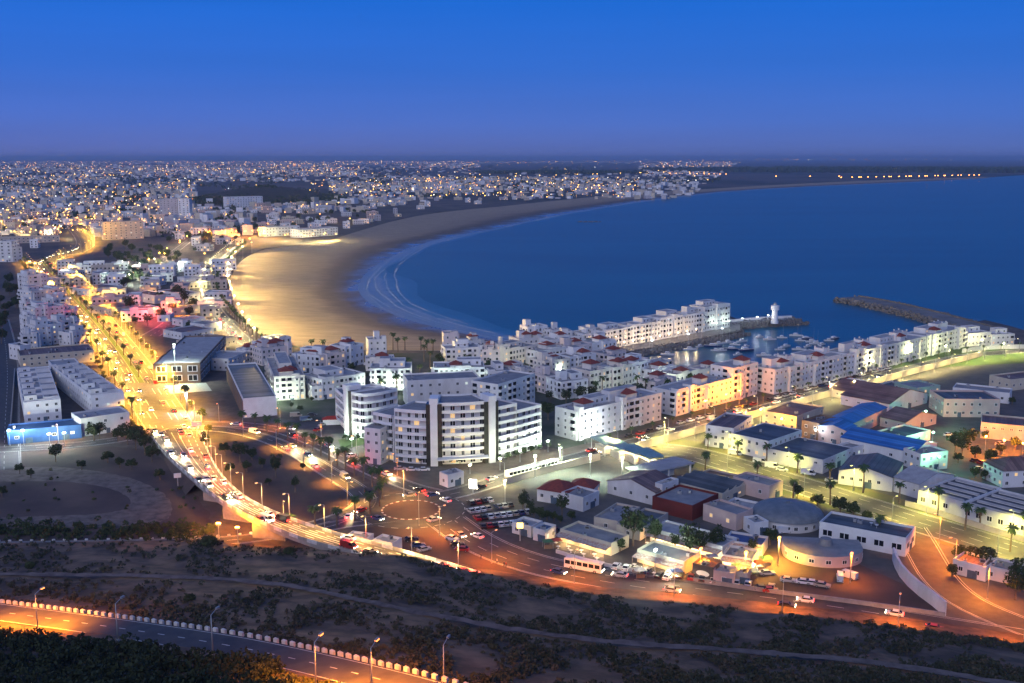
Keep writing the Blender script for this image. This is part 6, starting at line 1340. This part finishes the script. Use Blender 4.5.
# flat roofs between avenue and beach
for l, n_, r_, d, h, m, rf in [('long teal lit market hall roof behind the park', (185, 284), (214, 281), 12, 5, white, paleroof), ('pale market roofs right of the avenue, first row', (70, 285), (98, 282), 30, 5, cream, paleroof), ('white market roof right of the avenue, second row', (90, 296), (122, 292), 26, 5, white, brownroof), ('brown roofed sheds beside the avenue trees', (112, 316), (140, 312), 26, 5, cream, brownroof),
                              ('pinkish white villa rows near the beach road, left', (155, 304), (172, 302), 34, 6, white, brownroof), ('pinkish white villa rows near the beach road, right', (184, 302), (200, 300), 34, 6, white, brownroof), ('white hall with red lit front near the car park', (140, 318), (160, 316), 16, 6, white, greyroof), ('lit cream shop row below the villa rows', (172, 316), (200, 313), 10, 5, cream, paleroof),
                              ('pale shed behind the sports hall', (183, 327), (206, 324), 14, 4, white, paleroof), ('low white store by the beach road trees', (205, 333), (222, 330), 14, 5, white, greyroof)]:
    B(l, n_, r_, d, h, 1, wall=m, roof=rf, sp=5, lit=.5, win=(2, 1.6), group='low halls of the lower town', units=2, name='hall')
ZONES = [  # picture area, how many, words
 ('in the lower town between avenue and beach', [(60, 268), (225, 268), (222, 300), (205, 330), (150, 330), (95, 300)], 40),
 ('in the quarter left of the avenue bend', [(-30, 205), (75, 205), (78, 228), (40, 248), (-30, 258)], 45),
 ('in the quarter around the twin tower block', [(95, 200), (265, 200), (262, 240), (205, 258), (185, 240), (150, 235), (90, 232)], 60),
 ('in the hotel quarter above the beach', [(262, 205), (350, 204), (430, 205), (425, 213), (370, 224), (330, 234), (262, 236)], 55),
 ('in the white suburb behind the bay', [(330, 180), (600, 180), (735, 184), (690, 189), (600, 194), (500, 203), (430, 208), (330, 204)], 90)]
def inside(x, y, poly):
    c = False
    for (x0, y0), (x1, y1) in zip(poly, poly[1:] + poly[:1]):
        if (y0 > y) != (y1 > y) and x < (x1 - x0) * (y - y0) / (y1 - y0) + x0: c = not c
    return c
roads_px = [((26, 262), (80, 318), 22), ((212, 257), (205, 303), 8), ((150, 269), (190, 240), 6), ((44, 264), (86, 246), 9), ((86, 246), (74, 227), 9)]
placed = []
def ok(p, r):
    for q, s in placed:
        if (p - q).length < r + s: return False
    return True
for root, W, D, h in TOPS:
    ca, sa_ = math.cos(root.rotation_euler.z), math.sin(root.rotation_euler.z); c = Vector((root.location.x + ca * W / 2 - sa_ * D / 2, root.location.y + sa_ * W / 2 + ca * D / 2, GZ))
    if c.y > 600: placed.append((c, max(W, D) * .6))
for words_, poly, n_ in ZONES:
    x0, x1 = min(p[0] for p in poly), max(p[0] for p in poly); y0, y1 = min(p[1] for p in poly), max(p[1] for p in poly); got = []; tries = 0
    while len(got) < n_ and tries < 6000:
        tries += 1; x, y = rgf.uniform(x0, x1), rgf.uniform(y0, y1)
        if not inside(x, y, poly): continue
        p = P(x, y); me, w, h = FB[rgf.randrange(26)]
        if any(abs((x - a[0]) * (b_[1] - a[1]) - (y - a[1]) * (b_[0] - a[0])) / math.hypot(b_[0] - a[0], b_[1] - a[1]) < t * .6 and min(a[1], b_[1]) - 2 < y < max(a[1], b_[1]) + 2 for a, b_, t in roads_px): continue
        if not ok(p, w * .62): continue
        placed.append((p, w * .62)); got.append((p, me))
    got.sort(key=lambda t: (round(t[0].y / 60), t[0].x))
    for i, (p, me) in enumerate(got):
        o = inst('town_block', me, None, p, R(rgf.choice((12, 16, 20, -8, 98))) + rgf.uniform(-.1, .1)); tag(o, 'block %s, %s counted inland' % (words_, nth(i + 1)), 'building', 'blocks ' + words_)
# the rest of the town, past counting, and its lights
far_glow = []
for nm, c, s in (('far_lamp_golden', (1, .50, .07), 12), ('far_lamp_orange', (1, .32, .03), 12), ('far_lamp_white', (1, .95, .75), 7)):
    m = mat(nm, (.5, .5, .5), emit=(c, s)); m.cycles.emission_sampling = 'NONE'; far_glow.append(m)
dimwin.cycles.emission_sampling = 'NONE'; lit_warm.cycles.emission_sampling = 'NONE'; lit_cool.cycles.emission_sampling = 'NONE'
HL.cycles.emission_sampling = 'NONE'; TL.cycles.emission_sampling = 'NONE'
for k, m in list(MATS.items()):
    if k.startswith('lamp_glow') or k.startswith('lamp_strip'): m.cycles.emission_sampling = 'NONE'
fm = MB(); fl = MB()
def octa(mb, p, r, m):
    b0 = len(mb.v); mb.v += [(p.x + r, p.y, p.z), (p.x, p.y + r, p.z), (p.x - r, p.y, p.z), (p.x, p.y - r, p.z), (p.x, p.y, p.z + r), (p.x, p.y, p.z - r)]
    for q in ((0, 1, 4), (1, 2, 4), (2, 3, 4), (3, 0, 4), (1, 0, 5), (2, 1, 5), (3, 2, 5), (0, 3, 5)): mb.f.append(tuple(b0 + i for i in q)); mb.m.append(m)
def dens(x, y):
    """how built-up the plain is"""
    if y < 163.5: return .5 if x < 460 else .25
    if x > 735 - (y - 165) * 1.5: return 0
    n_ = mnoise.noise(Vector((x * .012, y * .12, 5)))
    if 480 < x < 640 and y < 172: return .0
    if 330 < x < 640 and 168 < y < 178 and x > 360: return .12
    if 195 < x < 330 and 182 < y < 201: return 0
    return max(.08, min(1, .62 + n_ * 1.1))
cnt = 0
while cnt < 8000:
    x = rgf.uniform(-60, 740); y = 162 + 75 * rgf.random() ** 1.7
    if y > 199 and x > 255 and not (y < 213 and x < 425 and x + (y - 199) * 6 < 440 and rgf.random() < .5): continue
    if y > 184 and x > 480 and rgf.random() < .55: continue
    if rgf.random() > dens(x, y) * (1 if y < 195 else .6): continue
    if any(abs((x - a[0]) * (b_[1] - a[1]) - (y - a[1]) * (b_[0] - a[0])) / math.hypot(b_[0] - a[0], b_[1] - a[1]) < 12 and min(a[1], b_[1]) - 2 < y < max(a[1], b_[1]) + 2 for a, b_, t in roads_px): continue
    cnt += 1; p = P(x, y)
    if y > 176:
        if not ok(p, 9): continue
        placed.append((p, 7))
    s = 1 + max(0, p.y - 3000) / 6000; w, d, h = rgf.uniform(7, 20) * s, rgf.uniform(7, 15) * s, rgf.choice((4, 4, 6, 7, 7, 10, 10, 15)); M = Matrix.Translation(p) @ Matrix.Rotation(R(rgf.choice((10, 18, -20, 60))), 4, 'Z')
    fm.box(-w / 2, w / 2, -d / 2, d / 2, -1, h, rgf.choice((0, 1, 2, 2, 3, 5)), 4, M)
tag(fm.build('distant_town', [white, white2, cream, wallms[4], paleroof, beige]), kind='stuff')
cnt = 0
while cnt < 4600:
    x = rgf.uniform(-40, 740); y = 161.5 + 75 * rgf.random() ** 2.0
    if y > 200 and x > 300: continue
    if y > 183 and x > 640: continue
    if rgf.random() > dens(x, min(y, 199)) + .06: continue
    cnt += 1; p = P(x, y); p.z += rgf.uniform(6, 11); octa(fl, p, rgf.choice((.22, .3, .35, .5, .9)) * (1 + max(0, p.y - 1500) / 3500), rgf.choice((0, 0, 0, 0, 0, 1, 1, 2)))
for k in range(90):      # villages on the plain beyond the bay
    x = rgf.gauss(840, 110); y = rgf.uniform(158.9, 160.2); p = P(x, y); p.z += 9; octa(fl, p, p.y * .0004, rgf.choice((0, 1, 2)))
tag(fl.build('distant_town_lights', far_glow), kind='stuff')
coast_glow = mat('coast_lamp_orange', (.5, .5, .5), emit=((1, .36, .05), 16)); coast_glow.cycles.emission_sampling = 'NONE'
for i, x in enumerate([839, 841, 852, 859, 861, 868, 876, 884, 889, 891, 899, 906, 909, 911, 919, 925, 927, 935, 938, 944, 945, 952, 958, 961, 969, 974, 979, 670, 676, 690, 697, 704, 709, 714, 720, 726, 776, 810]):
    y = (177.0 - max(0, x - 860) * .011 + .25) if x > 760 else (174 + (x - 670) * .016)
    if x > 840: y = 178.6 - (x - 840) * .02
    p = P(x, y + .9); o = empty('coast_lamp', p, 0, 'tiny orange lamp on the far bay shore, %s of the row' % nth(i + 1), 'street lamp', 'lamps on the far shore')
    mb = MB(); mb.tube((0, 0, 0), (0, 0, 10), .2, .15, 5); mb.build('pole', [steel], o); mb = MB(); mb.box(-1.8, 1.8, -1.8, 1.8, 9.5, 12.5); mb.build('lamp_head', [coast_glow], o)
# wooded hill in the town, and dark woods on the plain
def hillock(name, pix, h, n=36):
    a, b_ = P(*pix[0]), P(*pix[1]); c = a.lerp(b_, .5); rx = (b_ - a).length / 2; ry = pix[2]
    mb = MB(); mb.lathe([(1.0, -.05), (.85, .25), (.6, .6), (.3, .9), (.05, 1)], n); o = mb.build(name, [mat('wood_floor', (.03, .035, .022), (.05, .045, .03), .02, .95)], None, True); o.location = c; o.scale = (rx, ry, h); tag(o, kind='structure'); return c, rx, ry, h
def wood(name, c, rx, ry, h, n, r, s):
    mb = MB(); rg = random.Random(int(rx))
    for k in range(n):
        a, q = rg.uniform(0, 6.283), math.sqrt(rg.random()); z = h * max(0, 1 - q) * .95
        p = c + Vector((rx * q * math.cos(a), ry * q * math.sin(a), z + r * .5)); leafcloud(mb, p, r * rg.uniform(.6, 1.3), r * rg.uniform(.5, .9), 16, s, rg)
    tag(mb.build(name, [treeleaf]), kind='stuff')
hk = hillock('wooded_hill', [(192, 203), (335, 199), 260], 38); wood('hill_woodland', *hk, 900, 6, 3.2)
wood('bay_woodland', P(560, 173.5), 620, 420, 0, 800, 14, 9)
wood('plain_woodland', P(900, 171), 2200, 1300, 0, 1400, 18, 16)
mb = MB(); rg = random.Random(77); k = 0
while k < 1500:
    x, y = rg.uniform(-40, 720), rg.uniform(166, 240)
    if not (y < 199 or x < 255) or mnoise.noise(Vector((x * .02, y * .09, 9))) < .12 or (y > 186 and x > 560): continue
    p = P(x, y); k += 1
    if p.y < 2200 and not ok(p, 3): continue
    r = rg.uniform(3, 6) * (1 + max(0, p.y - 2000) / 4000); leafcloud(mb, p + Vector((0, 0, r * .7)), r, r * .7, 9, r * .45, rg)
tag(mb.build('town_greenery', [treeleaf]), kind='stuff')
# warm lights between the town blocks: street lamps of the mid town
MT = [(30, 228, GOLD), (60, 232, GOLD), (8, 226, GOLD), (95, 224, YEL), (105, 227, GOLD), (120, 224, GOLD), (112, 212, GOLD), (135, 208, GOLD), (152, 212, GOLD), (175, 205, GOLD), (195, 197, GOLD), (203, 199, GOLD), (212, 203, GOLD), (105, 241, GOLD), (210, 238, SOD), (222, 237, SOD), (232, 236, SOD), (245, 238, SOD), (258, 237, GOLD), (285, 217, SOD), (303, 209, SOD), (320, 219, SOD), (250, 246, GOLD), (238, 252, YEL), (228, 258, YEL),
      (262, 238, YEL), (285, 242, YEL), (305, 243, YEL), (325, 240, YEL), (140, 273, GRN), (155, 268, GRN), (130, 285, GRN), (70, 278, GRN), (205, 262, YEL), (115, 302, GOLD), (180, 315, SOD), (155, 322, (1, .12, .1)), (168, 316, (1, .1, .08)), (350, 224, GOLD), (390, 205, GOLD), (440, 200, SOD), (485, 199, GOLD), (520, 198, GOLD), (560, 194, GOLD), (470, 192, GOLD), (330, 189, GOLD), (300, 195, GOLD), (310, 193, GOLD), (180, 272, GRN), (165, 262, WARM), (180, 250, WARM), (15, 238, GOLD), (48, 240, GOLD)]
for a, b_, n_, c in [((0, 227), (96, 222), 11, GOLD), ((108, 213), (214, 201), 12, GOLD), ((200, 239), (262, 237), 8, SOD), ((300, 211), (346, 206), 6, GOLD), ((432, 199), (600, 191), 14, GOLD), ((0, 196), (190, 183), 13, GOLD), ((240, 174), (330, 170), 7, SOD), ((370, 182), (640, 174), 14, GOLD), ((345, 196), (440, 190), 8, GOLD), ((20, 178), (240, 170), 9, GOLD), ((262, 241), (338, 241), 7, YEL), ((0, 238), (62, 239), 7, YEL), ((150, 268), (188, 243), 5, WARM)]:
    for k in range(n_): t_ = (k + rgf.uniform(-.2, .2)) / max(1, n_ - 1); MT.append((a[0] + (b_[0] - a[0]) * t_, a[1] + (b_[1] - a[1]) * t_, c))
fo = bpy.data.objects['distant_town_lights']; ob_ = MB()
for i, (x, y, c) in enumerate(MT):
    p = P(x, y); p.z += 9.5; octa(ob_, p, .5 + p.y / 3500, 1 if c == SOD else (2 if c in (GRN, COOL) else 0)); light('POINT', c, round(190000 * (p.y / 1200), -4), fo, p - Vector((0, 0, .2)), rad=.6)
tag(ob_.build('town_street_lights', far_glow), kind='stuff')

# ---------------------------------------------------------------- evening haze: one even box of air round everything
mb = MB(); mb.box(-70000, 95000, -3000, 92000, -6, 170)
hm = bpy.data.materials.new('haze_air'); hm.use_nodes = True; nt = hm.node_tree; nt.nodes.clear()
pv = nt.nodes.new('ShaderNodeVolumePrincipled'); pv.inputs['Color'].default_value = (.66, .80, 1, 1); pv.inputs['Density'].default_value = 4.8e-5; pv.inputs['Anisotropy'].default_value = .2
om = nt.nodes.new('ShaderNodeOutputMaterial'); nt.links.new(pv.outputs[0], om.inputs['Volume'])
tag(mb.build('haze', [hm]), kind='stuff')
